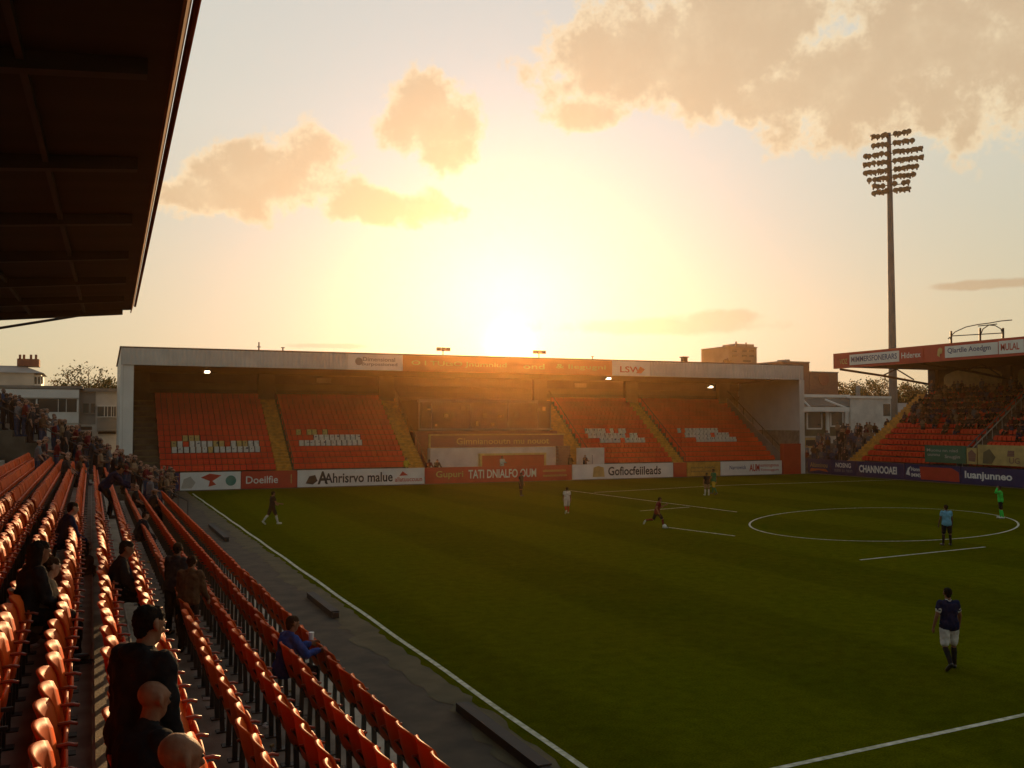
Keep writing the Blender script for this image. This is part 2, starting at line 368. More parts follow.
# ------------------------------------------------------------------ ground, pitch, track
def sheet(name, x0, x1, y0, y1, z, m, nx=1, ny=1):
    b = MB()
    vs = [(x0 + (x1 - x0) * i / nx, y0 + (y1 - y0) * j / ny, z) for j in range(ny + 1) for i in range(nx + 1)]
    b.add(vs, [(j * (nx + 1) + i, j * (nx + 1) + i + 1, (j + 1) * (nx + 1) + i + 1, (j + 1) * (nx + 1) + i) for j in range(ny) for i in range(nx)])
    return struct(b.build(name, m))
sheet('ground', -200, 280, -160, 260, -.02, M['ground'])
sheet('track', -6, 72, -40, 82, -.012, M['asphalt'])
sheet('pitch', 6.95, 70.2, -30, 79.6, 0.0, M['grass'])
# ragged worn verge between track and touchline
b = MB(); yy = -30.0; L_ = []; 
while yy < 79.6:
    L_.append(yy); yy += .35
le = [(6.32 + R.uniform(-.16, .16) - .12 * sin(y * .6), y, -.004) for y in L_]
ri = [(7.02 + R.uniform(-.10, .08), y, .003) for y in L_]
for i in range(len(L_) - 1): b.quad(le[i], ri[i], ri[i + 1], le[i + 1])
struct(b.build('verge', M['verge']))
def line(name, pts, w=.11, closed=False):
    b = MB(); n = len(pts); P = [Vector((p[0], p[1], 0)) for p in pts]; ls = []; rs = []
    for i in range(n):
        a = P[i - 1] if (i or closed) else P[i]; c = P[(i + 1) % n] if (i < n - 1 or closed) else P[i]
        t = (c - a).normalized(); nn = Vector((-t.y, t.x, 0)) * (w / 2)
        ls.append(P[i] + nn + Vector((0, 0, .005))); rs.append(P[i] - nn + Vector((0, 0, .005)))
    for i in range(n if closed else n - 1):
        j = (i + 1) % n; b.quad(rs[i], rs[j], ls[j], ls[i])
    return struct(b.build(name, M['line']))
line('touchline', [(7.25 + .015 * sin(y), y) for y in range(-20, 78)], .12)
line('halfway_line', [(7.31, 12.15), (40, 13.95)], .12)
def gseg(name, a, b, w=.12):
    p, q = gz(*a), gz(*b); n = 10
    line(name, [p.lerp(q, i / n) for i in range(n + 1)], w)
gseg('field_line', (860, 560), (985, 547))
gseg('penalty_line', (565, 490), (737, 512)); gseg('penalty_line', (722, 485.5), (594, 492.5), .14)
gseg('penalty_line', (640, 511), (690, 507)); gseg('penalty_line', (668, 527.4), (735, 536)); gseg('penalty_line', (722, 485.5), (905, 479.5), .12)
c0 = [gz(884 + 134.5 * cos(t), 524.5 + 16.8 * sin(t)) for t in [2 * pi * i / 72 for i in range(72)]]
line('centre_circle', c0, .10, True)
# low black kerb boards lying along the track
for i, (y0, y1, x) in enumerate([(45.6, 52.3, 5.83), (26.6, 30.1, 6.38), (13.4, 17.2, 6.54)]):
    b = MB(); b.span((x - .09, y0, -.012), (x + .09, y1, .15)); b.span((x - .12, y0 + .1, .15), (x + .12, y1 - .1, .18))
    tag(b.build('kerb_board', M['kerbboard']), ['low black kerb board on the track near the far corner of the touchline', 'low black kerb board on the track behind the spectator in the blue jacket', 'low black kerb board on the track at the bottom edge of the photo'][i], 'kerb board', 'black kerb boards along the track')

# ------------------------------------------------------------------ near stand (terrace, roof)
S = .62
S2 = .80
def rs_(k): return S2 if k >= 2 else S
def rowX(k): return (.253 + .75 * k) * rs_(k)
def rowD(k): return (3.33 + .172 * k) * rs_(k)
def sz(k): return 1.1 if k >= 2 else 1.0
def rowF(k): return EYE - rowD(k) - .84 * sz(k)           # floor of row k
ROWS = list(range(-6, 6)); Y0, Y1 = 1.2, 50.0
TR = .75 * S
near = empty('grandstand', (0, 0, 0), 'dark near grandstand with stepped concrete terrace under a black cantilever roof', 'grandstand')
b = MB()
for k in range(-12, 6):
    f = rowF(k) if k >= -6 else rowF(-6) + (-6 - k) * .16
    x0 = rowX(k) - .10; x1 = rowX(k + 1) - .10
    if k == 1: x1 = rowX(1) + .34
    if k == 2: x0 = rowX(1) + .34
    if k == 5: x1 = rowX(5) + .55
    b.span((x0, Y0 - 42, -.01), (x1, Y1 + .6, f))
b.build('terrace', M['concrete'], near)
b = MB(); xe = rowX(5) + .55
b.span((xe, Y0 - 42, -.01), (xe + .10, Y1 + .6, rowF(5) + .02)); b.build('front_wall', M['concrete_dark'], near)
b = MB()
for k in (-5, -4, -3, -2, -1, 0, 1): b.span((rowX(k) - .098, Y0 - 42, rowF(k - 1) - .05), (rowX(k) - .075, Y1 + .6, rowF(k - 1) + .006))
b.build('step_nosing', M['offwhite'], near)
# roof
RZ = EYE + 3.6
e0 = gz(185, 0, RZ); e1 = gz(131, 310, RZ)
ed = (e1 - e0).normalized(); e0 = e0 - ed * 48
def rf(t, s, dz=0):      # t 0..1 along the edge, s metres inward
    p = e0.lerp(e1, t); return Vector((p.x - s, p.y + s * .0, p.z - s * .075 + dz))
Wd = 9.5
b = MB(); b.add([rf(0, 0), rf(1, 0), rf(1, Wd), rf(0, Wd), rf(0, 0, .16), rf(1, 0, .16), rf(1, Wd, .16), rf(0, Wd, .16)],
               [(0, 1, 2, 3), (7, 6, 5, 4), (0, 3, 7, 4), (1, 5, 6, 2), (2, 6, 7, 3)])
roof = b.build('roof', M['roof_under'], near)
b = MB()
nb = 19
for i in range(nb + 1):
    t = i / nb; t = min(max(t, .004), .996); p, q = rf(t, .25, -.012), rf(t, Wd - .3, -.012)
    b.add([p + Vector((0, -.09, 0)), p + Vector((0, .09, 0)), q + Vector((0, .09, 0)), q + Vector((0, -.09, 0)), p + Vector((0, -.09, -.16)), p + Vector((0, .09, -.16)), q + Vector((0, .09, -.34)), q + Vector((0, -.09, -.34))],
          [(0, 3, 2, 1), (4, 5, 6, 7), (0, 1, 5, 4), (2, 3, 7, 6), (1, 2, 6, 5), (3, 0, 4, 7)])
b.build('beam', M['roof_beam'], roof)
b = MB()
for s_ in (1.4, 2.9, 4.4, 6.0, 7.6):
    p, q = rf(0, s_, -.012), rf(1, s_, -.012)
    b.add([p, q, q + Vector((.07, 0, 0)), p + Vector((.07, 0, 0)), p + Vector((0, 0, -.1)), q + Vector((0, 0, -.1)), q + Vector((.07, 0, -.1)), p + Vector((.07, 0, -.1))], [(0, 1, 2, 3), (7, 6, 5, 4), (0, 4, 5, 1), (2, 6, 7, 3), (0, 3, 7, 4), (1, 5, 6, 2)])
b.build('purlin', M['roof_beam'], roof)
b = MB()
nseg = 16
for i in range(nseg):
    a, c = e0.lerp(e1, (i + .004) / nseg), e0.lerp(e1, (i + .996) / nseg)
    lo_, hi_, bk_ = Vector((.006, 0, -.10)), Vector((.085, 0, .17)), Vector((-.03, 0, 0))
    q = [a + lo_, c + lo_, c + hi_, a + hi_]
    b.add(q + [v + bk_ for v in q], [(0, 1, 2, 3), (7, 6, 5, 4), (0, 4, 5, 1), (2, 6, 7, 3), (0, 3, 7, 4), (1, 5, 6, 2)])
b.build('fascia', mat('roof_fascia', (.20, .08, .03), .9, .35, 1.2, spec=.05), roof)
b = MB(); g0 = Vector((.12, 0, .13)); b.tube([e0 + g0, e1 + g0], .035, 6); b.build('gutter', mat('gutter', (.12, .03, .015), .95, .3, spec=0), roof)
# steel brackets and back columns holding the roof
b = MB()
p1 = rf(1, 1.6, -.15)
for (s0, z0, s1, z1) in [(1.5, -.12, 8.6, -1.15), (3.2, -.12, 8.6, -.45), (4.6, -.5, 5.0, -.14), (6.4, -.82, 6.8, -.2)]:
    b.tube([rf(1, s0, z0) + Vector((0, .12, 0)), rf(1, s1, z1) + Vector((0, .12, 0))], .045, 6)
b.build('roof_bracket', M['dark_steel'], near)
for i in range(8):
    p = rf(i / 7 * .985 + .01, 8.6); b = MB(); b.span((p.x - .12, p.y - .12, 0), (p.x + .12, p.y + .12, p.z - .01)); b.build('column', M['dark_steel'], near)
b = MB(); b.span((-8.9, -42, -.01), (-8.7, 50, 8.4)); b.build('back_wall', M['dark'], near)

# seats of the near stand
def seat_meshes():
    W, nx, nz = .252, 10, 6
    fr, bk = [], []
    for j in range(nz + 1):
        for i in range(nx + 1):
            y = -W + 2 * W * i / nx; q = abs(y) / W
            top = .845 - .04 * q ** 3; z = .40 + (top - .40) * j / nz
            h = (z - .4) / .44
            x = .10 - .10 * h + .062 * q * q - .015 * (1 - q * q) * sin(pi * h) - (.018 if j == nz else 0)
            fr.append((x, y, z)); bk.append((x - .026, y, z - (.006 if j == nz else 0)))
    b = MB(); n = nx + 1; off = len(fr)
    fs = []
    for j in range(nz):
        for i in range(nx):
            a = j * n + i
            fs += [(a, a + 1, a + n + 1, a + n), (off + a + n, off + a + n + 1, off + a + 1, off + a)]
    for i in range(nx): a = nz * n + i; fs.append((a, a + 1, off + a + 1, off + a)); fs.append((off + i, off + i + 1, i + 1, i))
    for j in range(nz): a = j * n; fs.append((off + a, a, a + n, off + a + n)); c = a + nx; fs.append((c, off + c, off + c + n, c + n))
    b.add(fr + bk, fs)
    return b
def pan_mb():
    b = MB(); W = .205; fr = []; bk = []
    for j in range(5):
        for i in range(7):
            y = -W + 2 * W * i / 6; s_ = .25 * j / 4; a = radians(80)
            dip = -.02 * (1 - (y / W) ** 2) * sin(pi * j / 4)
            x = .115 + s_ * cos(a) - dip; z = .38 + s_ * sin(a) - (.03 * (abs(y) / W) ** 4 if j == 4 else 0)
            fr.append((x, y, z)); bk.append((x + .022, y, z - .005))
    fs = []; off = 35
    for j in range(4):
        for i in range(6):
            a = j * 7 + i; fs += [(a, a + 7, a + 8, a + 1), (off + a, off + a + 1, off + a + 8, off + a + 7)]
    for i in range(6): fs += [(28 + i, off + 28 + i, off + 29 + i, 29 + i), (i, i + 1, off + i + 1, off + i)]
    for j in range(4): fs += [(j * 7, off + j * 7, off + j * 7 + 7, j * 7 + 7), (j * 7 + 6, j * 7 + 13, off + j * 7 + 13, off + j * 7 + 6)]
    b.add(fr + bk, fs); return b
def arm_mb():
    b = MB(); b.tube([(.0, .25, .60), (.19, .25, .615), (.24, .25, .60)], .014, 6); return b
def frame_mb():
    b = MB(); b.box((.13, 0, .2), (.05, .05, .40)); b.box((.14, 0, .007), (.16, .12, .014)); b.box((.12, 0, .405), (.06, .50, .04)); b.tube([(.15, .25, .41), (.02, .25, .60)], .014, 5); return b
proto = empty('stadium_seat', (0, 0, 0), 'x', 'seat')
seat_meshes().build('backrest', M['seat'], proto, True, True)
pan_mb().build('seat_pan', M['seat'], proto, True, True)
arm_mb().build('armrest', M['arm'], proto, True, True)
frame_mb().build('frame', M['dark_steel'], proto, False, True)
ordn = {5: 'front row beside the track', 4: 'second row from the track', 3: 'third row from the track', 2: 'fourth row from the track', 1: 'fifth row from the track', 0: 'sixth row from the track'}
spots = []
for k in ROWS:
    pt = .5 * sz(k); n = int((Y1 - Y0) / pt)
    for i in range(n):
        y = Y0 + .25 + i * pt
        if k == 1 and False: continue
        x = rowX(k) ; z = rowF(k)
        u, v, w = pj((x, y, z + .8 * sz(k)))
        vis = w > .3 and -25 < u < 1050 and v < 800
        spots.append((not vis, w if w > 0 else 99, k, x + .02, y, z))
spots.sort(key=lambda s: (s[0], s[1]))
first = True; rest = MB()
pm = {ch.name.split('.')[0]: ch.data for ch in proto.children}
def lowseat(b, x, y, z, k):
    j = R.uniform(-.012, .012); q_ = sz(k); st = len(b.v)
    x0, y0, z0 = x, y, z; x = y = z = 0.0
    fr = []
    for (q, zz, xx) in [(-1, .40, .155), (0, .40, .10), (1, .40, .155), (-1, .805, .06), (-.55, .84, .015), (0, .845, -.018), (.55, .84, .015), (1, .805, .06)]:
        fr.append((xx + j, q * .247, zz))
    bk = [(p[0] - .026, p[1], p[2]) for p in fr]
    b.add(fr + bk, [(0, 1, 4, 3), (1, 5, 4), (1, 2, 7, 6), (1, 6, 5), (11, 12, 9, 8), (12, 13, 9), (14, 15, 10, 9), (13, 14, 9), (3, 4, 12, 11), (4, 5, 13, 12), (5, 6, 14, 13), (6, 7, 15, 14), (0, 3, 11, 8), (2, 10, 15, 7)], 0)
    b.box((.15, 0, .50), (.04, .40, .24), 0)
    b.box((.13, 0, .2), (.05, .05, .40), 1); b.box((.12, .25, .52), (.26, .03, .03), 1)
    b.v[st:] = [(x0 + p[0] * q_, y0 + p[1] * q_, z0 + p[2] * q_) for p in b.v[st:]]
for idx, (hid, w, k, x, y, z) in enumerate(spots):
    if idx < 300:
        o = proto if first else copy_tree(proto); first = False
        o.location = (x, y, z); o.rotation_euler = (0, radians(R.uniform(-2.5, 2.5)), radians(R.uniform(-1.2, 1.2))); o.scale = (sz(k),) * 3
        if k >= 1: lab = 'dark red tip-up seat in the ' + ordn[k]; g = 'seats of the ' + ordn[k]
        elif k == 0: lab = 'orange tip-up seat in the row behind the man in black'; g = 'seats of the row beside the man in black'
        else:
            nm = {-1: 'first', -2: 'second', -3: 'third', -4: 'fourth', -5: 'fifth', -6: 'sixth'}[k]
            lab = 'sunlit orange tip-up seat in the %s row above the pale step edging' % nm; g = 'sunlit seats of the %s upper row' % nm
        o['label'] = lab; o['category'] = 'seat'; o['group'] = g
    else: lowseat(rest, x, y, z, k)
so_ = rest.build('distant_seating', [M['seat'], M['dark_steel']]); so_['kind'] = 'stuff'; tag(so_, 'long receding rows of red and orange seats in the near stand', 'seats', None, 'stuff')

# ------------------------------------------------------------------ far stand behind the goal line
YF = 80.6
far = empty('grandstand', (36, YF, 0), 'white roofed far grandstand with red seats behind the goal line', 'grandstand')
XA, XB = 2.1, 69.9; YB = 91.6
NR, TRD, RIS, ZS = 14, .68, .475, 1.15
def fz(i): return ZS + RIS * i
b = MB()
for i in range(NR):
    y0 = YF + .9 + TRD * i; y1 = y0 + TRD if i < NR - 1 else YB - .22
    for (xa, xb) in ((3.3, 27.6), (42.6, 67.2)): b.span((xa, y0, -.01), (xb, y1, fz(i) ))
b.span((27.61, YB - 3.2, -.01), (42.59, YB - .22, 6.4))
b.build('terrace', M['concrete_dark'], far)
b = MB(); b.span((3.3, YF + .5, -.01), (27.6, YF + .89, 1.3)); b.span((42.6, YF + .5, -.01), (66.9, YF + .89, 1.3)); b.build('front_wall', M['red'], far)
# back wall, beam band and pillars
b = MB(); b.span((XA + .25, YB - .2, -.01), (XB - .25, YB, 10.6)); b.build('back_wall', M['backwall'], far)
b = MB(); b.span((XA + .3, YB - .5, 8.05), (XB - .3, YB - .22, 8.5)); b.span((XA + .3, YB - .42, 9.1), (XB - .3, YB - .22, 9.9)); b.build('wall_band', M['dark'], far)
for x in (4.0, 15.0, 26.6, 43.4, 54.6, 67.0):
    b = MB(); b.span((x - .75, YB - 1.1, fz(NR - 1) - .3), (x + .75, YB - .52, 10.4)); b.build('pillar', M['backwall'], far)
for x in (20.5, 48.5):
    b = MB(); b.span((x - .7, YB - .56, 9.25), (x + .7, YB - .43, 9.7)); b.build('vent', M['grey'], far)
# roof with slightly rising fascia
def fx(x): return 11.34 + (x - XA) * .0028
b = MB()
p = [(XA - .1, YF - .1, fx(XA)), (XB + .1, YF - .1, fx(XB)), (XB + .1, YB + .3, fx(XB) - .9), (XA - .1, YB + .3, fx(XA) - .9)]
b.add([Vector(q) + Vector((0, 0, .0)) for q in p] + [Vector(q) + Vector((0, 0, .12)) for q in p], [(3, 2, 1, 0), (4, 5, 6, 7), (0, 1, 5, 4), (1, 2, 6, 5), (2, 3, 7, 6), (3, 0, 4, 7)])
b.build('roof', mat('roof_sheet', (.16, .13, .10), .7, .3, .5, stretch=(1, .2, 1)), far)
b = MB()
q = [(XA + 1.0, YF + .25, 10.15), (XB - .1, YF + .25, 10.2), (XB - .1, YB - .3, 10.0), (XA + 1.0, YB - .3, 10.0)]
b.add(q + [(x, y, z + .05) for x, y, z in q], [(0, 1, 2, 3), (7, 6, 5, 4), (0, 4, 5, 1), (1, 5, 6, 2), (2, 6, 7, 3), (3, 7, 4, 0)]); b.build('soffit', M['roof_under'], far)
def fpan(x0, x1, m, nm='fascia', proud=0.0, z0=None, z1=None):
    b = MB(); a = 10.02 if z0 is None else z0
    t0 = fx(x0) - .01 if z1 is None else z1; t1 = fx(x1) - .01 if z1 is None else z1
    y0, y1 = YF - .12 - proud, YF + .2
    b.add([(x0, y0, a), (x1, y0, a), (x1, y0, t1), (x0, y0, t0), (x0, y1, a), (x1, y1, a), (x1, y1, t1), (x0, y1, t0)], [(0, 1, 2, 3), (7, 6, 5, 4), (0, 4, 5, 1), (2, 6, 7, 3), (0, 3, 7, 4), (1, 5, 6, 2)])
    return b.build(nm, m, far)
fpan(XA, 20.2, M['cladding']); fpan(20.21, 25.1, M['white'], 'sign_panel', .03)
fpan(25.11, 46.3, M['orange'], 'sign_panel', .03); fpan(46.31, 50.6, M['white'], 'sign_panel', .03); fpan(50.61, XB, M['cladding'])
X1 = (1, 0, 0)
def FL(s, x, z, w, h, m, proud=.17, bold=.012): return letter(s, (x, YF, z), X1, w, h, m, far, proud, bold)
blob((20.9, YF, 10.75), X1, ring(.25, 0, 0, .33), M['grey_print'], far, .17)
FL('Dimensional', 21.5, 10.78, 2.9, .36, M['grey_print']); FL('Burpossioned', 21.4, 10.32, 3.2, .36, M['grey_print'])
FL('O I TUtsO Jnumniud', 25.9, 10.42, 9.2, .55, M['seat_cream']); FL('& liegugni', 40.2, 10.45, 5.4, .55, M['seat_cream']); FL('ond', 36.8, 10.45, 2.2, .5, M['seat_cream'])
FL('LSW', 47.2, 10.35, 2.4, .6, M['red'])
b = MB(); b.prism([(49.0, YF - .19, 10.3), (49.5, YF - .19, 10.95), (50.0, YF - .19, 10.7), (49.6, YF - .19, 10.3)], (0, .02, 0)); b.build('emblem', M['red'], far)
# end walls
b = MB(); b.prism([(XA, YF, 0), (XA, YB, 0), (XA, YB, fx(XA) - .92), (XA, YF, fx(XA) - .02)], (.2, 0, 0)); b.build('end_wall', M['cladding_y'], far)
b = MB(); b.span((XA + .2, YF, 2.3), (3.05, YF + .18, 10.0)); b.span((XA - .02, YF - .16, 2.3), (XA + .16, YF - .01, 10.0)); b.build('corner_panel', M['white'], far)
b = MB(); b.span((XA + .2, YF + .01, -.01), (3.05, YF + .16, 2.29)); b.build('corner_base', M['grey'], far)
b = MB(); b.prism([(XB, YF, 0), (XB, YB, 0), (XB, YB, fx(XB) - .92), (XB, YF, fx(XB) - .02)], (-.2, 0, 0)); b.build('end_wall', M['white'], far)
b = MB(); b.span((XB - .55, YF - .1, 0), (XB + .1, YF - .01, 10.0)); b.build('corner_panel', M['white'], far)
b = MB(); b.span((XB - .35, YF + .02, -.01), (XB - .21, YB - .25, 4.6)); b.build('lower_end_wall', M['concrete'], far)
# sloping grey side wall of the last stair
b = MB(); b.prism([(67.3, YF + .4, 0), (67.3, YB - .6, 0), (67.3, YB - .6, 8.6), (67.3, YF + .4, 1.9)], (.2, 0, 0)); b.build('stair_wall', M['grey'], far)
b = MB()
for i in range(NR): b.span((67.51, YF + .9 + TRD * i, -.01), (69.5, YF + .9 + TRD * (i + 1), fz(i) * .55))
b.build('side_steps', M['concrete_dark'], far)
b = MB(); b.tube([(67.4, YF + .4, 2.7), (67.4, YB - .8, 9.3)], .05, 5)
for i in range(7): t = i / 6; b.tube([(67.4, YF + .4 + (YB - .8 - YF - .4) * t, 1.9 + 6.6 * t), (67.4, YF + .4 + (YB - .8 - YF - .4) * t, 2.7 + 6.6 * t)], .035, 5)
b.build('handrail', M['dark_steel'], far)
b = MB(); b.span((67.0, YF - .25, -.01), (69.3, YF + .3, 3.1)); b.span((67.0, YF - .3, 3.1), (69.3, YF + .35, 3.2)); b.build('gate', M['red'], far)
# yellow aisles: steps with darker side rail
for (x0, x1) in ((14.45, 15.75), (26.05, 27.55), (42.75, 44.6), (54.1, 55.35)):
    b = MB()
    for i in range(NR * 2):
        y0 = YF + .9 + TRD / 2 * i; z = ZS + RIS / 2 * (i + 1) + .03
        b.span((x0, y0, ZS - .2 + RIS / 2 * i), (x1, y0 + TRD / 2 + .03, z))
    b.build('aisle_steps', M['yellow'], far)
    b = MB(); xr = x1 + .06
    ya, yb = YF + .9, YF + .9 + TRD * NR; za, zb = ZS + .25, ZS + RIS * NR + .2
    b.tube([(xr, ya, za + .85), (xr, yb, zb + .85)], .035, 5)
    for i in range(9):
        t = i / 8; b.tube([(xr, ya + (yb - ya) * t, za + (zb - za) * t - .2), (xr, ya + (yb - ya) * t, za + (zb - za) * t + .85)], .025, 4)
    b.build('handrail', M['olive'] if x0 < 20 else M['dark_steel'], far)
b = MB()
for i in range(NR): b.span((3.32, YF + .9 + TRD * i, fz(i)), (5.1, YF + .9 + TRD * (i + 1), fz(i) + .12))
b.build('side_steps', M['olive'], far)
# seats of the far stand; white seats spell blurred letters
def far_seat(b, x, y, z, mi, w=.452):
    if mi: w = .385
    b.span((x - w / 2, y + .30, z + .34), (x + w / 2, y + .36, z + (.84 if mi else .80)), mi)
    b.box((x, y + .2, z + .48), (w * .92, .1, .26), mi)
    if mi:
        for q in range(R.randint(1, 2)): b.box((x + R.uniform(-.15, .15), y + .295, z + R.uniform(.45, .66)), (R.choice([.05, .14]), .02, R.choice([.06, .22])), 3)
GL = {'a': ["011", "101", "111"], 'b': ["110", "101", "111"], 'c': ["111", "100", "111"], 'd': ["101", "111", "101"]}
fs_ = MB()
blocks = [(5.2, 14.4, 0), (15.9, 25.95, 1), (44.75, 54.0, 2), (55.5, 67.0, 3)]
pat = {0: {3: (.10, .88, .99, .01), 4: (.10, .88, .55, .37), 5: (.16, .36, 0, .9)},
       1: {4: (.10, .66, .97, .02), 5: (.26, .66, .8, .1), 6: (.10, .36, .1, .75), 3.5: None},
       2: {4: (.28, .86, .96, 0), 5: (.16, .80, .9, .05), 6: (.10, .70, .8, .05)},
       3: {4: (.30, .76, .96, 0), 5: (.20, .72, .92, .03), 6: (.14, .62, .8, .05)}}
for (x0, x1, bi) in blocks:
    n = int((x1 - x0) / .47)
    for i in range(NR):
        for j in range(n):
            x = x0 + (j + .5) * (x1 - x0) / n; t = (j + .5) / n; mi = 0
            p_ = pat[bi].get(i)
            if p_ and p_[0] < t < p_[1]:
                r_ = R.random(); mi = 1 if r_ < p_[2] else (2 if r_ < p_[2] + p_[3] else 0)
            far_seat(fs_, x + R.uniform(-.01, .01), YF + .95 + TRD * i + R.uniform(-.02, .02), fz(i), mi)
fo = fs_.build('stand_seating', [M['seat_far'], M['seat_white'], M['seat_cream'], M['navy']])
tag(fo, 'red seat blocks of the far stand with white seats forming blurred letters', 'seats', None, 'stuff')
# small dark marks printed on the white seat backs
# centre: glazed box, fascia sign, white wall and dugout
b = MB(); b.span((27.7, YF + 4.2, 1.2), (42.5, YB - 3.3, 4.6)); b.build('box_base', M['redbrick'], far)
b = MB(); b.span((28.2, YF + 3.9, 4.9), (41.6, YF + 4.1, 7.35)); gl = b.build('box_window', M['glass_brown'], far)
b = MB()
b.span((27.9, YF + 3.75, 7.35), (40.2, YF + 4.3, 7.62)); b.span((28.0, YF + 3.85, 4.72), (41.8, YF + 4.2, 4.9))
for x in (28.0, 29.2, 33.1, 37.0, 40.2, 41.6): b.span((x - .04, YF + 3.84, 4.9), (x + .04, YF + 4.12, 7.35))
b.build('window_frame', M['grey'], gl)
for i in range(16):
    b = MB(); x = 28.7 + i * .8 + R.uniform(0, .2); z = R.choice([5.1, 5.9, 6.6]); b.span((x, YF + 3.86, z), (x + R.uniform(.2, .5), YF + 3.895, z + R.uniform(.15, .5))); b.build('window_notice', M[R.choice(['olive', 'seat_cream', 'backwall'])], gl)
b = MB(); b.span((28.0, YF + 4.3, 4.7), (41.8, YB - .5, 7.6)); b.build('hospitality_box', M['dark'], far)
b = MB(); b.span((28.6, YF + 2.6, 3.15), (42.4, YF + 2.75, 4.25)); b.build('balcony_front', M['redbrick'], far)
b = MB(); b.span((24.5, YF + .3, 0), (26.0, YF + .88, .6)); b.span((27.3, YF + .3, 0), (46.2, YF + .88, .6)); b.build('walkway', M['concrete_dark'], far)
b = MB(); b.span((28.5, YF + 2.5, 4.25), (42.5, YF + 2.8, 4.36)); b.span((28.5, YF + 2.52, 3.1), (28.65, YF + 2.78, 4.25)); b.span((28.5, YF + 2.55, 3.02), (42.5, YF + 2.8, 3.14)); b.build('balcony_trim', M['seat_cream'], far)
FL('Gimnianooutn mu nouot', 31.2, 3.4, 9.6, .6, M['seat_cream'], -2.56)
b = MB(); b.span((28.3, YF + 1.6, 0), (42.5, YF + 2.4, 3.1)); b.span((43.0, YF + .9, 0), (46.0, YF + 1.1, 3.0)); b.build('white_wall', M['white_wall'], far)
b = MB(); b.span((33.2, YF + 1.2, 0), (39.6, YF + 1.58, 2.4)); b.build('dugout', M['red'], far)
b = MB(); b.span((33.0, YF + 1.1, 2.4), (39.8, YF + 1.59, 2.58)); b.span((33.0, YF + 1.15, 0), (33.2, YF + 1.57, 2.4)); b.span((39.6, YF + 1.15, 0), (39.8, YF + 1.57, 2.4)); b.build('dugout_frame', M['seat_cream'], far)
b = MB(); b.span((41.0, YF + 1.0, 0), (42.3, YF + 1.5, 3.2)); b.build('doorway', M['brown_brick'], far)
# lit lamps under the roof
for (u, v) in ((207, 372), (608, 378.5), (710, 387)):
    p = gy(u, v, YF + 3.0); b = MB(); b.box((p.x, p.y, p.z), (.5, .4, .12)); b.tube([(p.x, p.y, p.z + .06), (p.x, p.y, 10.12)], .03, 5)
    hs = b.build('lamp', M['dark_steel'], far); b = MB(); b.box((p.x, p.y - .21, p.z), (.42, .012, .16)); b.box((p.x, p.y, p.z - .07), (.42, .34, .012)); b.build('lamp_lens', M['lamp'], hs)
# small fittings on the roof edge
for (u, kind) in ((259, 1), (283, 0), (443, 2), (539, 2), (685, 3), (593, 0)):
    p = gy(u, 352, YF + .3); x = p.x; z = fx(x) + .1; b = MB()
    if kind == 2:
        b.tube([(x, YF + .3, z), (x, YF + .3, z + .5)], .05, 5); b.tube([(x - .55, YF + .3, z + .5), (x + .55, YF + .3, z + .5)], .04, 5)
        for dx in (-.45, 0, .45): b.box((x + dx, YF + .2, z + .55), (.34, .28, .3))
    elif kind == 3: b.span((x - .25, YF + .2, z), (x + .25, YF + .7, z + .45)); b.span((x - .35, YF + .1, z + .45), (x + .35, YF + .8, z + .55))
    else: b.tube([(x, YF + .4, z), (x, YF + .4, z + (.7 if kind else .3))], .06, 5); b.tube([(x - .15, YF + .4, z + .3), (x + .15, YF + .4, z + .3)], .04, 5)
    b.build('roof_light' if kind == 2 else 'roof_vent', M['dark_steel'], far)

# advertising boards of the far stand
def board(x0, x1, m, label, items=(), y=YF - .05, h=1.42, z0=.02, grp='advertising boards in front of the far stand'):
    r = empty('advertising_board', ((x0 + x1) / 2, y, 0), label, 'advertising board', grp)
    b = MB(); b.span((x0 + .02, y - .05, z0), (x1 - .02, y + .05, z0 + h)); p = b.build('panel', m, r)
    b = MB()
    for x in (x0 + .15, x1 - .15): b.tube([(x, y + .06, z0 + h - .1), (x, y + .4, -.01)], .03, 5)
    b.build('prop', M['dark_steel'], r)
    for it in items:
        if it[0] == 't': letter(it[1], (x0 + it[2], y, z0 + it[3]), X1, it[4], it[5], M[it[6]], p, .06, it[7] if len(it) > 7 else .012)
        else: blob((x0, y, z0), X1, it[1], M[it[2]], p, .055)
    return r
board(5.3, 6.55, M['navy'], 'plain navy blue board at the corner end of the far stand')
board(6.6, 11.35, M['white'], 'white advertising board with red swoosh and green round emblem',
      [('b', [(1.6, 1.0), (2.3, 1.3), (3.2, 1.15), (2.9, .95), (2.5, .7), (2.8, .4), (2.2, .25), (2.3, .7)], 'red'), ('b', ring(3.95, .7, 0, .42), 'teal_print'),
       ('b', [(.1, .15), (.9, .15), (1.2, .6), (.8, 1.1), (.3, .9)], 'offwhite'), ('t', 'SC', 3.7, .5, .5, .4, 'white')])
board(11.4, 15.9, M['red'], 'red advertising board with white lettering beside the yellow aisle', [('t', 'Doeilfie', .35, .4, 2.6, .62, 'white'), ('t', 'I', 4.0, .35, .08, .75, 'seat_cream')])
board(15.95, 27.2, M['white'], 'long white advertising board with black lettering and small red words',
      [('t', 'Ahrisrvo malue', 2.3, .28, 6.0, .85, 'black', .02), ('t', 'A', 1.7, .2, .9, 1.1, 'black', .03), ('b', [(.7, .3), (1.0, .9), (1.5, 1.0), (1.7, .5), (1.3, .2)], 'black'),
       ('t', 'allatuuccuun', 8.5, .25, 2.5, .4, 'red'), ('b', [(8.9, .75), (9.2, 1.15), (9.7, .8)], 'red')])
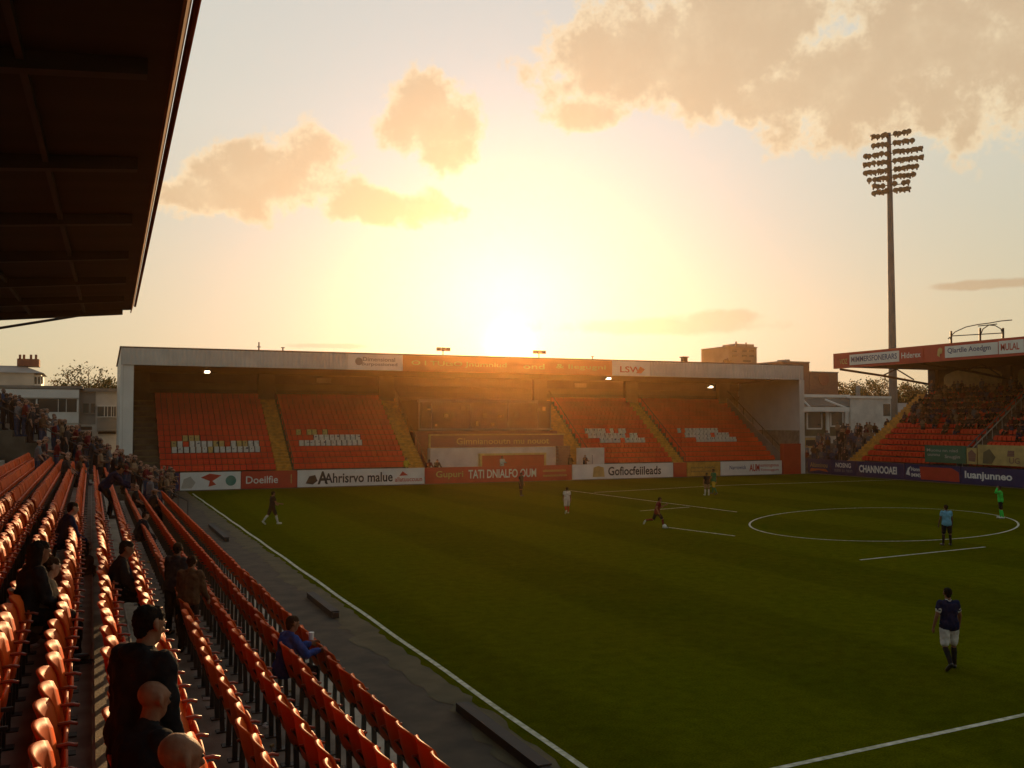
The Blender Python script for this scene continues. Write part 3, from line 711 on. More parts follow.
board(27.25, 41.9, M['red'], 'long red advertising board with large white lettering at the dugout',
      [('t', 'Gupuri', 1.0, .35, 2.6, .75, 'seat_cream'), ('t', 'TATI DNIALFO OUM', 4.1, .35, 6.8, .8, 'white', .02), ('t', 'uiooannaunn', 11.6, .8, 2.4, .26, 'seat_cream'), ('t', 'naonnouninn', 11.6, .35, 2.5, .24, 'seat_cream')])
board(41.95, 53.3, M['white'], 'white advertising board with black lettering right of the dugout',
      [('t', 'Gofiocfeiileads', 3.9, .3, 6.0, .85, 'black', .02), ('b', [(2.2, .2), (2.3, 1.1), (2.8, 1.25), (3.4, 1.1), (3.5, .2)], 'tan_board'), ('t', 'RMV', 2.4, .4, .8, .5, 'red')])
board(53.35, 54.9, M['red'], 'short plain red board beside the yellow gate panel')
board(54.95, 59.0, M['yellow_panel'], 'short yellow board with faint lines between red and white boards', [('t', 'moun toulu', .5, .8, 2.9, .2, 'olive'), ('t', 'nunnouni u', .5, .4, 2.9, .2, 'olive')])
board(59.05, 66.9, M['white'], 'white advertising board with grey and red words near the brick gate',
      [('t', 'Narrowick', 1.1, .6, 2.1, .4, 'blue_print'), ('t', 'AUM', 3.6, .35, 1.3, .75, 'red', .03), ('t', 'uunnoogoouu', 5.0, .7, 2.4, .35, 'red'), ('t', 'Tinnouggum', 5.0, .3, 2.4, .3, 'red')])

# ------------------------------------------------------------------ stand on the opposite touchline
XR = 71.3
rs = empty('grandstand', (78, 50, 0), 'grandstand across the pitch with red sign fascia and a seated crowd', 'grandstand')
YE = 77.0; YN = 20.0
NR2, TR2, RI2, ZR2 = 13, .80, .56, 1.2
def rz2(i): return ZR2 + RI2 * i
b = MB()
for i in range(NR2): b.span((XR + .9 + TR2 * i, YN, -.01), (XR + .9 + TR2 * (i + 1) if i < NR2 - 1 else 85, YE - .3, rz2(i)))
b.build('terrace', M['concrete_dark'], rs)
def box_slope(x0, x1, y0, y1, z0a, z0b, z1a, z1b, m, nm):      # bottom/top heights at x0 (a) and x1 (b)
    b = MB(); b.add([(x0, y0, z0a), (x1, y0, z0b), (x1, y1, z0b), (x0, y1, z0a), (x0, y0, z1a), (x1, y0, z1b), (x1, y1, z1b), (x0, y1, z1a)], [(3, 2, 1, 0), (4, 5, 6, 7), (0, 1, 5, 4), (1, 2, 6, 5), (2, 3, 7, 6), (3, 0, 4, 7)])
    return b.build(nm, m, rs)
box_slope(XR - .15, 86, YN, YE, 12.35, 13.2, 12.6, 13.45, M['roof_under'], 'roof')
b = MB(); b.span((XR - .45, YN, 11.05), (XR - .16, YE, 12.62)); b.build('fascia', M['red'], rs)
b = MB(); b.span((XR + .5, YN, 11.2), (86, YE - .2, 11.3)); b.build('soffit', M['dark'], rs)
for y in (YE - .3, 66, 55, 44, 33):
    b = MB(); b.tube([(XR + .2, y, 11.0), (XR + 6, y, 10.45), (84.3, y, 9.6)], .13, 6); b.tube([(XR + 6, y, 10.45), (XR + 8, y, 11.2), (XR + 10.5, y, 10.1)], .08, 5)
    b.build('roof_truss', M['dark_steel'], rs)
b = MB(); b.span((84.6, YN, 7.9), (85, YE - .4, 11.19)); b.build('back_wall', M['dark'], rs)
for i, y in enumerate((71.5, 62.5, 53.5, 44.5)):
    pts = [(84.5, y + 3.6, 8.3), (84.5, y - 3.6, 8.3), (84.5, y - 3.6, 10.3)] + [(84.5, y - 3.6 * cos(t), 10.3 + .8 * sin(t)) for t in [pi * q / 8 for q in range(1, 8)]] + [(84.5, y + 3.6, 10.3)]
    b = MB(); b.prism(pts, (.09, 0, 0)); b.build('back_panel', M['tan_board'], rs)
for y in (76.3, 67, 58, 49):
    b = MB(); b.span((84.0, y - .5, 7.9), (84.4, y + .5, 11.19)); b.build('pillar', M['dark'], rs)
b = MB(); b.prism([(XR + .9, YE - .28, 0), (85, YE - .28, 0), (85, YE - .28, 8.4), (XR + .9, YE - .28, 1.3)], (0, .2, 0)); b.build('end_wall', M['grey'], rs)
# yellow stair at the open end
b = MB()
for i in range(NR2 * 2): b.span((XR + .9 + TR2 / 2 * i, YE - 2.0, rz2(0) + RI2 / 2 * i - .2), (XR + .9 + TR2 / 2 * (i + 1), YE - .32, rz2(0) + RI2 / 2 * (i + 1) + .04))
b.build('aisle_steps', M['yellow'], rs)
for y in (62.3, 62.9):
    b = MB(); b.tube([(XR + .9, y, 2.2), (XR + .9 + TR2 * NR2, y, 2.2 + RI2 * NR2)], .06, 5)
    for i in range(9): t = i / 8; b.tube([(XR + .9 + TR2 * NR2 * t, y, 1.2 + RI2 * NR2 * t), (XR + .9 + TR2 * NR2 * t, y, 2.2 + RI2 * NR2 * t)], .04, 4)
    b.build('handrail', M['offwhite'] if y < 62.5 else M['steel'], rs)
YD = (0, -1, 0)
def rsign(y1, y0, z0, z1, m, items):
    b = MB(); b.span((XR - .5, y0, z0), (XR - .455, y1, z1)); p = b.build('sign_panel', m, rs)
    for s, dy, dz, w, h, mm in items: letter(s, (XR - .5, y1 - dy, z0 + dz), YD, w, h, M[mm], p, .012, .015)
def zy(u, v): p = gx(u, v, XR - .5); return p.y, p.z
def ysp(u0, u1): return zy(u0, 360)[0], zy(u1, 360)[0]
a, c = ysp(849.5, 899); rsign(a, c, 11.3, 12.35, M['white'], [('MIMMERSFONERARS', .25, .28, a - c - .5, .55, 'blue_print')])
a, c = ysp(899.5, 923); rsign(a, c, 11.28, 12.35, M['red'], [('Hiderex', .25, .28, a - c - .5, .55, 'white')])
a, c = ysp(945, 998); rsign(a, c, 11.3, 12.35, M['white'], [('Qlartlle Aoedgm', .3, .28, (a - c) * .82, .6, 'blue_print')])
a, c = ysp(999, 1024); rsign(a, c, 11.28, 12.4, M['white'], [('MULAL', .2, .28, (a - c) * .75, .6, 'red')])
a, c = ysp(838, 848); letter('VOZ', (XR - .46, a - .2, 11.45), YD, 1.1, .55, M['seat_cream'], rs, .012)
a, c = ysp(937, 942); blob((XR - .46, a, 11.4), YD, [(0, .2), (.1, .75), (.35, .9), (.6, .75), (.55, .35), (.3, .3), (.3, 0)], M['seat_cream'], rs, .015)
# thin pipe arches on top of the roof
b = MB(); zt = 12.62
def P3(u, v): p = gx(u, v, XR + .6); return p
for u in (951, 980, 1003): b.tube([(XR + .6, P3(u, 340).y, zt - .1), P3(u, 331 if u < 960 else 328)], .10, 6)
def arc(us): b.tube([P3(u, v) for u, v in us], .045, 5)
arc([(948, 339), (955, 332), (966, 327), (978, 324.5), (990, 323), (1001, 321), (1012, 320)]); arc([(980, 336), (983, 329), (989, 325), (997, 324)]); arc([(1003, 336), (1001, 329), (995, 325.5), (988, 325), (978, 326)]); arc([(951, 336), (1003, 333)])
tag(b.build('pipe_arch', M['dark_steel']), 'thin dark pipe arches standing on the red fascia roof', 'pipe frame')
# seats
fs2 = MB()
for i in range(NR2):
    y = YE - 2.4
    while y > 36:
        if not (61.9 < y < 63.3):
            x = XR + .95 + TR2 * i; z = rz2(i)
            fs2.span((x + .40, y - .21, z + .36), (x + .46, y + .21, z + .84)); fs2.box((x + .24, y, z + .56), (.1, .38, .34))
        y -= .48
tag(fs2.build('stand_seating', [M['seat_far']]), 'red seats of the stand across the pitch showing between its crowd', 'seats', None, 'stuff')
# boards along the opposite touchline
def rboard(u0, u1, m, label, items=(), x=XR, h=1.5, z0=.02, vq=470, cat='advertising board'):
    ya, yc = gx(u0, vq, x).y, gx(u1, vq, x).y
    r = empty('advertising_board', (x, (ya + yc) / 2, 0), label, cat, 'advertising boards along the opposite touchline')
    b = MB(); b.span((x - .05, yc + .02, z0), (x + .05, ya - .02, z0 + h)); p = b.build('panel', m, r)
    b = MB()
    for y in (ya - .3, yc + .3): b.tube([(x + .06, y, z0 + h - .1), (x + .4, y, max(z0 - 1.2, -.01))], .03, 5)
    b.build('prop', M['dark_steel'], r); Lh = ya - yc
    for it in items:
        if it[0] == 't': letter(it[1], (x, ya - it[2] * Lh, z0 + it[3]), YD, it[4] * Lh, it[5], M[it[6]], p, .06, it[7] if len(it) > 7 else .015)
        else: blob((x, ya, z0), YD, [(px_ * Lh, pz) for px_, pz in it[1]], M[it[2]], p, .055)
rboard(808, 831, M['navy'], 'navy advertising board with orange flash beside the brick gate', [('t', 'Altinninou', .12, .65, .75, .5, 'tan_board'), ('b', [(.1, .15), (.5, .35), (.9, .2), (.8, .5), (.15, .5)], 'orange')])
rboard(831.3, 856, M['navy'], 'navy advertising board with two lines of white words', [('t', 'NOSNG', .2, .75, .62, .5, 'white', .03), ('t', 'nunn au naun', .15, .3, .72, .28, 'grey_print')])
rboard(856.3, 905, M['navy'], 'navy advertising board with bold white capitals', [('t', 'CHANNOOAEI', .07, .4, .78, .75, 'white', .04)])
rboard(905.3, 961, M['navy'], 'navy board with red flag panel and white emblem', [('b', [(.30, .12), (.98, .1), (.97, .95), (.85, 1.3), (.28, 1.3)], 'red'), ('b', [(.02, .5), (.06, 1.1), (.12, 1.3), (.08, .9), (.10, .4)], 'white'), ('t', 'Honnn', .12, .85, .18, .35, 'white'), ('t', 'IMMS', .12, .3, .18, .35, 'white'), ('t', 'I FFIScinm', .36, .3, .5, .5, 'tan_board')])
rboard(961.3, 1030, M['navy'], 'navy advertising board with large white lettering behind the player in green', [('t', 'Iuanjunneo', .06, .3, .70, .85, 'white', .03)])
rboard(925, 966.5, M['green_board'], 'green banner board with white script hung above the navy boards', [('t', 'Muonu nn niad', .06, 1.0, .75, .28, 'offwhite'), ('t', 'uunnu', .08, .6, .3, .2, 'offwhite'), ('t', 'Snugjin', .5, .35, .36, .4, 'offwhite')], XR + .5, 1.6, 1.75, 457)
rboard(967, 977.5, M['tan_board'], 'small tan board with dark brown picture', [('b', [(.2, .3), (.8, .2), (.9, .9), (.5, 1.3), (.15, 1.0)], 'brown_brick')], XR + .5, 1.45, 1.75, 457)
rboard(978, 1030, M['tan_board'], 'wide yellow board with dark figures beside the green banner', [('b', [(.1, .1), (.28, .1), (.36, .7), (.24, 1.4), (.12, 1.1)], 'olive'), ('b', [(.58, .8), (.72, .8), (.72, 1.3), (.6, 1.3)], 'brown_brick'), ('t', 'UG', .62, .2, .2, .5, 'brown_brick')], XR + .5, 1.75, 1.75, 457)

# ------------------------------------------------------------------ floodlight
fb = gy(893.5, 420, 100); FXP = fb.x
fl = empty('floodlight_mast', (FXP, 100, 0), 'tall floodlight mast with rows of lamps behind the stand across the pitch', 'floodlight mast')
b = MB(); b.tube([(FXP, 100, -.02), (FXP, 100, 22), (FXP, 100, 38.2), (FXP, 100, 46.4)], .62, 10, 0, .26); b.build('pole', M['pole'], fl, True)
b = MB(); b.tube([(FXP, 100, -.01), (FXP, 100, 2.0)], .8, 10); b.build('pole_base', M['concrete'], fl)
rows_ = [(46.0, -4, 4), (44.7, -4, 5), (43.4, -6, 7), (42.2, -6, 7), (41.0, -6, 6), (39.9, -5, 5), (38.9, -4, 4), (38.0, -4, 4)]
fdir = Vector((-.75, -.66, 0)).normalized(); fside = Vector((.66, -.75, 0))
b = MB()
for z, a, c in rows_: b.tube([Vector((FXP, 99.7, z)) + fside * (a * .56), Vector((FXP, 99.7, z)) + fside * (c * .56)], .07, 5)
b.build('crossbar', M['dark_steel'], fl)
lampm = None; ln = 0
for z, a, c in rows_:
    for i in range(a, c + 1):
        if i == 0 or R.random() < .015: continue
        p = Vector((FXP, 99.7, z + .05)) + fside * (i * .56 + R.uniform(-.12, .12)) + Vector((0, 0, i * .02 + R.uniform(-.08, .08))) + fdir * .3
        if lampm is None:
            b = MB(); n = 10
            for (r0, x0, r1, x1) in ((.14, -.30, .29, -.02), (.29, -.02, .33, .2)):
                v = [Vector((x0, r0 * cos(2 * pi * k / n), r0 * sin(2 * pi * k / n))) for k in range(n)] + [Vector((x1, r1 * cos(2 * pi * k / n), r1 * sin(2 * pi * k / n))) for k in range(n)]
                b.add(v, [(k, (k + 1) % n, n + (k + 1) % n, n + k) for k in range(n)])
            b.add([Vector((-.30, .1 * cos(2 * pi * k / n), .1 * sin(2 * pi * k / n))) for k in range(n)], [tuple(range(n))])
            b.add([Vector((.17, .32 * cos(2 * pi * k / n), .32 * sin(2 * pi * k / n))) for k in range(n)], [tuple(range(n))], 1)
            b.box((-.22, 0, -.26), (.14, .16, .46)); b.box((-.36, 0, .02), (.26, .3, .3))
            o = b.build('lamp', [M['floodbody'], M['floodlens']], fl, False, True); lampm = o.data
        else:
            o = bpy.data.objects.new('lamp', lampm); COL.objects.link(o); o.parent = fl
        o.scale = (1.15,) * 3; o.location = p - Vector((FXP, 100, 0)); an = atan2(fdir.y, fdir.x)
        o.rotation_euler = (0, radians(22 + R.uniform(-10, 10)), an + R.uniform(-.5, .5)); ln += 1

# ------------------------------------------------------------------ buildings beyond the corners
def pxspan(b, Y, dpt, u0, u1, v0, v1, mi=0, proud=0.0):
    um = (u0 + u1) / 2; vm = (v0 + v1) / 2
    x0, x1 = gy(u0, vm, Y).x, gy(u1, vm, Y).x; z1, z0 = gy(um, v0, Y).z, gy(um, v1, Y).z
    b.span((x0, Y - proud, z0), (x1, Y + dpt, z1), mi); return x0, x1, z0, z1
def bpart(nm, m, par, Y, d, *sp, proud=0.0):
    b = MB()
    for s in sp: pxspan(b, Y, d, *s, proud=proud)
    return b.build(nm, m, par)
Yb = 93.0
cb = empty('clubhouse', (gy(60, 430, Yb).x, Yb, 0), 'long white clubhouse with a dark window band behind the end of the near stand', 'building')
x0 = gy(-60, 420, Yb).x; x1 = gy(79, 420, Yb).x; x2 = gy(118, 420, Yb).x
zt = gy(60, 386, Yb).z
b = MB(); b.span((x0, Yb, -.02), (x1, Yb + 10, zt - .1)); b.build('wall', M['offwhite'], cb)
b = MB(); b.span((x1 + .01, Yb + .6, -.02), (x2 + .6, Yb + 10, zt - .35)); b.build('wall', M['white_wall'], cb)
b = MB(); b.span((x0 - .3, Yb - .35, zt - .25), (x1 + .3, Yb + 10.3, zt)); b.build('roof', M['grey'], cb)
b = MB(); b.span((x1 + .31, Yb + .2, zt - .45), (x2 + .8, Yb + 10.3, zt - .15)); b.build('roof', M['grey'], cb)
bpart('fascia', M['white'], cb, Yb, .1, (-60, 79, 389, 397.5), proud=.3)
w = bpart('window', M['glass'], cb, Yb, .1, (-60, 36, 398.5, 412), (37.5, 77, 398.5, 412), proud=.02)
bpart('window_frame', M['white'], w, Yb, .1, (-60, 78.5, 397.5, 398.5), (-60, 78.5, 412, 413.2), (35.8, 37.4, 398.5, 412), (76.8, 78.5, 398.5, 412), (58, 58.6, 398.5, 412), (66, 66.6, 398.5, 412), (0, .8, 398.5, 412), proud=.08)
bpart('spandrel', M['white'], cb, Yb, .1, (-60, 78.5, 413.2, 423), proud=.05)
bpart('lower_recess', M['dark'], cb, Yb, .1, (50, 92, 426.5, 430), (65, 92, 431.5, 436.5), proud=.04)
bpart('grey_bay', M['grey'], cb, Yb + .6, .1, (79.5, 95.5, 391, 424), proud=.08)
bpart('window', M['glass'], cb, Yb + .5, .1, (90.8, 95, 403.5, 413), proud=.1); w = bpart('window', M['glass'], cb, Yb + .5, .1, (83, 88.8, 403.5, 413), proud=.1)
bpart('window_frame', M['grey'], w, Yb + .5, .1, (82.4, 95.4, 402.8, 403.5), (82.4, 95.4, 413, 413.8), (88.8, 90.8, 403.5, 413), proud=.14)
w = bpart('window', M['glass'], cb, Yb + .5, .1, (97.5, 115.8, 406.5, 416.5), proud=.1)
bpart('window_frame', M['white'], w, Yb + .5, .1, (97, 116.3, 405.6, 406.5), (97, 116.3, 416.5, 417.2), (104, 104.8, 406.5, 416.5), (107.2, 107.9, 406.5, 416.5), (111, 111.7, 406.5, 416.5), (113.5, 114, 406.5, 416.5), proud=.14)
bpart('balcony', M['grey'], cb, Yb + .5, .1, (97, 117, 418.5, 431), proud=.5)
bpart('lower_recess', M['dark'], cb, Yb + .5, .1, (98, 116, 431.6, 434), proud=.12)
# upper white house with brick stack
Yh = 118.0; hx0, hx1 = gy(-50, 375, Yh).x, gy(34, 375, Yh).x; hzt = gy(30, 373, Yh).z
hs = empty('white_house', (hx0 + 5, Yh, 0), 'white house with grey hipped roof and red brick chimney stack above the clubhouse', 'house')
b = MB(); b.span((hx0, Yh, -.02), (hx1, Yh + 9, hzt)); b.build('wall', M['offwhite'], hs)
rx = gy(44, 370, Yh).x; rz = gy(30, 364.5, Yh).z
b = MB(); b.add([(hx0 - .3, Yh - .3, hzt), (rx, Yh - .3, hzt), (rx, Yh + 9.3, hzt), (hx0 - .3, Yh + 9.3, hzt), (hx0 - .3, Yh + 3.5, rz), (hx1 - 1.2, Yh + 3.5, rz), (hx1 - 1.2, Yh + 5.5, rz), (hx0 - .3, Yh + 5.5, rz)],
               [(3, 2, 1, 0), (0, 1, 5, 4), (1, 2, 6, 5), (2, 3, 7, 6), (4, 5, 6, 7), (0, 4, 7, 3)]); rfh = b.build('roof', M['grey'], hs)
b = MB(); pxspan(b, Yh + 3.0, 3, 17, 39, 358.8, 366); b.build('chimney', M['redbrick'], rfh)
b = MB(); q = [gy(u, 359, Yh + 4) for u in (20, 24, 31, 36)]
for p in q: b.tube([p, p + Vector((0, 0, .5))], .13, 6)
b.build('chimney_pot', M['redbrick'], rfh)
b = MB(); b.span((hx1, Yh + .8, -.02), (rx - .3, Yh + 8, hzt - .15)); b.build('bay', M['white'], hs)
w = bpart('window', M['glass'], hs, Yh + .8, .1, (34.6, 36.8, 377, 384), (38, 40, 377, 384), (41.2, 43, 377, 384), proud=.02)
bpart('window_frame', M['white'], w, Yh + .8, .1, (34.3, 43.4, 376, 377), (36.9, 37.9, 377, 384), (40.1, 41.1, 377, 384), proud=.06)

# far corner: brick buildings, tower, sheds
Yk = 112.0
bk = empty('brick_building', (gy(815, 420, Yk).x, Yk, 0), 'brown brick building with flat roof and stepped parapet behind the far stand', 'building')
def wall_(nm, m, par, Y, d, u0, u1, v0):
    b = MB(); xa, xb = gy(u0, 380, Y).x, gy(u1, 380, Y).x; b.span((xa, Y, -.02), (xb, Y + d, gy((u0 + u1) / 2, v0, Y).z)); return b.build(nm, m, par)
wall_('wall', M['brown_brick'], bk, Yk, 9, 640, 782.5, 369); wall_('wall', M['brown_brick'], bk, Yk, 9, 783, 809.5, 362.5); wall_('wall', M['brown_brick'], bk, Yk + .3, 8, 809.6, 838, 372.5)  # first wall: unseen wing, added to block low sun from the opposite touchline
bpart('parapet', M['grey'], bk, Yk - .1, 9.2, (782, 810, 361.3, 362.6)); bpart('parapet', M['grey'], bk, Yk + .2, 8.2, (810.3, 838.6, 371.6, 372.6))
bpart('roof_unit', M['grey'], bk, Yk + 1, 2, (786, 790, 359.5, 361.4))
pts = []
p0 = gy(824, 379, Yk + .25)
b = MB(); b.prism([(p0.x + 1.0 * cos(t), Yk + .22, p0.z + 1.0 * sin(t)) for t in [2 * pi * i / 14 for i in range(14)]], (0, .06, 0)); b.build('roundel', M['redbrick'], bk)
Yt = 150.0
tw = empty('tower_block', (gy(742, 400, Yt).x, Yt, 0), 'pale concrete tower block rising above the far stand roof', 'building')
wall_('wall', mat('tan_concrete', (.36, .27, .18), .85, .2, .4), tw, Yt, 9, 729, 757, 347)
bpart('roof_block', M['grey'], tw, Yt + 1, 4, (735, 754, 344, 347)); bpart('roof_mast', M['dark_steel'], tw, Yt + 1, .2, (736, 737, 341.5, 347), (746, 746.8, 342.5, 347))
bpart('roof_line', M['grey'], tw, Yt - .1, 9, (728.5, 757.5, 346.4, 347.4)); 
for sp_ in ((743, 751, 360, 362), (732, 737, 350, 352), (742, 747, 350, 352), (749, 754, 350, 352), (732, 737, 355, 357), (742, 747, 355, 357), (749, 754, 355, 357)): bpart('window', M['glass'], tw, Yt - .02, .1, sp_)
Ys = 96.0
sh = empty('white_shed', (gy(845, 430, Ys).x, Ys, 0), 'white flat roofed shed with canopy and green framed doors at the far corner', 'shed')
wall_('wall', M['offwhite'], sh, Ys, 8, 801, 849.5, 397.5); wall_('wall', M['white_wall'], sh, Ys - .6, 8, 850, 890.5, 397.5)
bpart('roof', M['white'], sh, Ys - .2, 8.4, (800, 850, 394.5, 397.4)); bpart('roof', M['white'], sh, Ys - .8, 8.6, (849.6, 891.5, 396, 398.3))
bpart('canopy_face', M['grey'], sh, Ys - .5, .4, (802, 849, 398.6, 406))
b = MB()
for (ua, va, ub, vb) in ((802.5, 399.5, 814, 411), (825, 399.5, 848, 408.5)):
    p, q = gy(ua, va, Ys - .55), gy(ub, vb, Ys - .55); b.tube([p, q], .13, 4)
b.build('canopy_brace', M['white'], sh)
bpart('canopy', M['white'], sh, Ys - 1.6, 1.5, (801.5, 849.5, 407, 411.6))
bpart('door', M['olive'], sh, Ys - .04, .1, (803, 827, 412.5, 436), (830, 845, 412.5, 436))
bpart('window', M['glass'], sh, Ys - .08, .1, (831.5, 842.5, 412.8, 425.5)); w = bpart('window', M['glass'], sh, Ys - .08, .1, (808, 821.5, 412.8, 428))
bpart('window_frame', M['white'], w, Ys - .12, .1, (806.8, 808, 412.8, 429.4), (808, 822, 428, 429.4), (821.5, 822.3, 412.8, 428), (830.4, 831.5, 412.8, 426.8), (842.5, 843.6, 412.8, 426.8), (831.5, 842.5, 425.5, 426.8))
bpart('post', M['white'], sh, Ys - .3, .2, (826.5, 829.5, 411.8, 436), (845.5, 849.5, 411.8, 436))
bpart('window', M['glass'], sh, Ys - .64, .1, (883.5, 890.4, 404, 416))
b = MB(); p = gy(858, 390, Ys + 3); b.tube([p - Vector((0, 0, 1)), p, p + Vector((0, 0, .6))], .28, 8); b.build('chimney', M['grey'], sh)
# low wall and dark banner at the corner
pa, pb = gz(797, 472), gz(809, 473)
b = MB(); b.span((70.3, 82.5, -.012), (71.0, 83.2, 4.4)); b.build('gate_post', M['brown_brick']); bpy.data.objects['gate_post']['label'] = 'brown brick gate post between the red gate and the navy boards'; bpy.data.objects['gate_post']['category'] = 'gate post'
bn = empty('banner', (75, 91.5, 0), 'small orange and dark banner hung below the shed at the far corner', 'banner')
b = MB(); pxspan(b, 91.5, .08, 804, 823, 437.5, 448); pb_ = b.build('panel', M['tan_board'], bn)
b = MB(); pxspan(b, 91.44, .04, 806, 820, 440, 446); b.build('picture', M['dark'], pb_)
b = MB(); x_ = gy(805, 445, 91.6).x; x2_ = gy(822, 445, 91.6).x; z_ = gy(812, 440, 91.6).z
for q in (x_, x2_): b.span((q - .06, 91.59, -.02), (q + .06, 91.7, z_))
b.build('post', M['dark_steel'], bn)

# ------------------------------------------------------------------ trees
def tree(x, y, h, w, label, leafm, dens=900, bare=0.0, base=0.35, leaf=.35, seed=1):
    r = random.Random(seed); t = empty('tree', (x, y, 0), label, 'tree')
    b = MB(); b.tube([(x, y, -.02), (x + .1, y, h * .25), (x - .1, y, h * .55)], w * .035 + .1, 7, 0, w * .02 + .06)
    tips = []
    for i in range(26):
        a = r.uniform(0, 2 * pi); z0 = h * r.uniform(.25, .55); rr = w * .5 * r.uniform(.35, 1.0); z1 = h * (base + (1 - base) * (r.uniform(.3, 1.0)) * (1 - .45 * (rr / (w * .5)) ** 2))
        p = Vector((x, y, z0)); q = Vector((x + cos(a) * rr, y + sin(a) * rr, z1)); md = p.lerp(q, .5) + Vector((0, 0, h * .04))
        b.tube([p, md, q], .10, 4, 0, .02); tips.append(q)
        for k in range(5):
            s = md.lerp(q, r.uniform(.1, 1)); e = s + Vector((r.uniform(-1, 1), r.uniform(-1, 1), r.uniform(.1, 1.1))) * (w * .11); b.tube([s, e], .035, 3, 0, .012); tips.append(e)
    b.build('trunk', M['bark'], t)
    b = MB()
    for i in range(int(dens * 2.6)):
        c = r.choice(tips); zl = (c.z / h)
        if r.random() < bare * max(0, (zl - .45) * 2): continue
        p = c + Vector((r.gauss(0, w * .05), r.gauss(0, w * .05), r.gauss(0, w * .04) - w * .02))
        n = Vector((r.uniform(-1, 1), r.uniform(-1, 1), r.uniform(-1, 1))).normalized(); a = n.orthogonal().normalized() * leaf * .55 * r.uniform(.5, 1.1); c2 = n.cross(a) * .6
        b.add([p - a, p - c2, p + a, p + c2], [(0, 1, 2, 3)])
    b.build('crown', leafm, t)
    return t
p = gy(90, 400, 122); tree(p.x, 122, gy(90, 357, 122).z, 8.2, 'olive tree with bare upper twigs above the white clubhouse', M['leaf'], 2600, .95, .45, .32, 3)
p = gy(112, 400, 125); tree(p.x, 125, gy(112, 372, 125).z, 5, 'low round olive tree against the corner of the far stand', M['leaf'], 1500, .2, .3, .32, 5)
p = gy(67, 400, 130); tree(p.x, 130, gy(62, 368, 130).z, 5, 'dull treetop between the white house and the olive tree', M['leaf_brown'], 1200, .2, .3, .32, 8)
p = gy(72, 400, 121); tree(p.x, 121, gy(72, 375, 121).z, 4.5, 'small dark bush tree above the clubhouse roof', M['leaf_dark'], 1100, .1, .3, .3, 9)
p = gy(722, 400, 146); tree(p.x, 146, gy(722, 347, 146).z, 5.0, 'brown autumn tree beside the concrete tower block', M['leaf_brown'], 1500, .3, .4, .34, 12)
for i, (u, v, w_, Y, m_) in enumerate(((846, 378, 8, 128, 'leaf'), (862, 374, 10, 132, 'leaf_dark'), (879, 375, 9, 126, 'leaf'), (896, 379, 9, 134, 'leaf_brown'), (912, 380, 9, 130, 'leaf_dark'))):
    p = gy(u, 400, Y); tree(p.x, Y, gy(u, v, Y).z, w_, ['low olive tree next to the brick building', 'dark broad treetop behind the shed chimney', 'olive treetop beside the floodlight pole, over the shed', 'brownish tree seen between the floodlight pole and the stand roof', 'dark tree behind the open end of the stand across the pitch'][i], M[m_], 2200, .15, .35, .4, 20 + i)
# distant houses and trees on the horizon line
for i in range(26):
    a = radians(-14 + i * 3.4 + R.uniform(-1, 1)); d = R.uniform(165, 225); h = R.uniform(4.5, 7)
    x, y = sin(a) * d, cos(a) * d
    hh = empty('terraced_house', (x, y, -.02), 'distant brick house with grey pitched roof beyond the ground', 'house', 'distant houses beyond the ground', -a)
    wd = R.uniform(10, 18); b = MB(); b.span((-wd / 2, -4, 0), (wd / 2, 4, h)); b.build('wall', R.choice([M['brown_brick'], M['redbrick'], M['offwhite']]), hh, False, True)
    b = MB(); b.prism([(-wd / 2 - .3, -4.4, h), (-wd / 2 - .3, 4.4, h), (-wd / 2 - .3, 0, h + 2.6)], (wd + .6, 0, 0)); b.build('roof', M['grey'], hh, False, True)

# ------------------------------------------------------------------ people
def ring_capsule(b, p0, r0, p1, r1, n=10, mi=0, flat=None):
    p0, p1 = Vector(p0), Vector(p1); t = p1 - p0; L = t.length
    t = t / L if L > 1e-6 else Vector((0, 0, 1)); a = t.orthogonal().normalized(); c = t.cross(a)
    prof = [(-r0, .02 * r0)] + [(-r0 * cos(q), r0 * sin(q)) for q in (pi / 6, pi / 3)] + [(0, r0), (L, r1)] + [(L + r1 * sin(q), r1 * cos(q)) for q in (pi / 6, pi / 3)] + [(L + r1, .02 * r1)]
    vs = []; m = len(prof)
    for d, r in prof:
        for k in range(n):
            v = p0 + t * d + (a * cos(2 * pi * k / n) + c * sin(2 * pi * k / n)) * r
            vs.append(v)
    fs = [(i * n + k, i * n + (k + 1) % n, (i + 1) * n + (k + 1) % n, (i + 1) * n + k) for i in range(m - 1) for k in range(n)] + [tuple(range(n))[::-1], tuple((m - 1) * n + k for k in range(n))]
    b.add(vs, fs, mi)
TEX = {}
for nm_, sc_ in (('fold', .10), ('lock', .022)):
    t_ = bpy.data.textures.new(nm_, 'CLOUDS'); t_.noise_scale = sc_; t_.noise_depth = 2; TEX[nm_] = t_
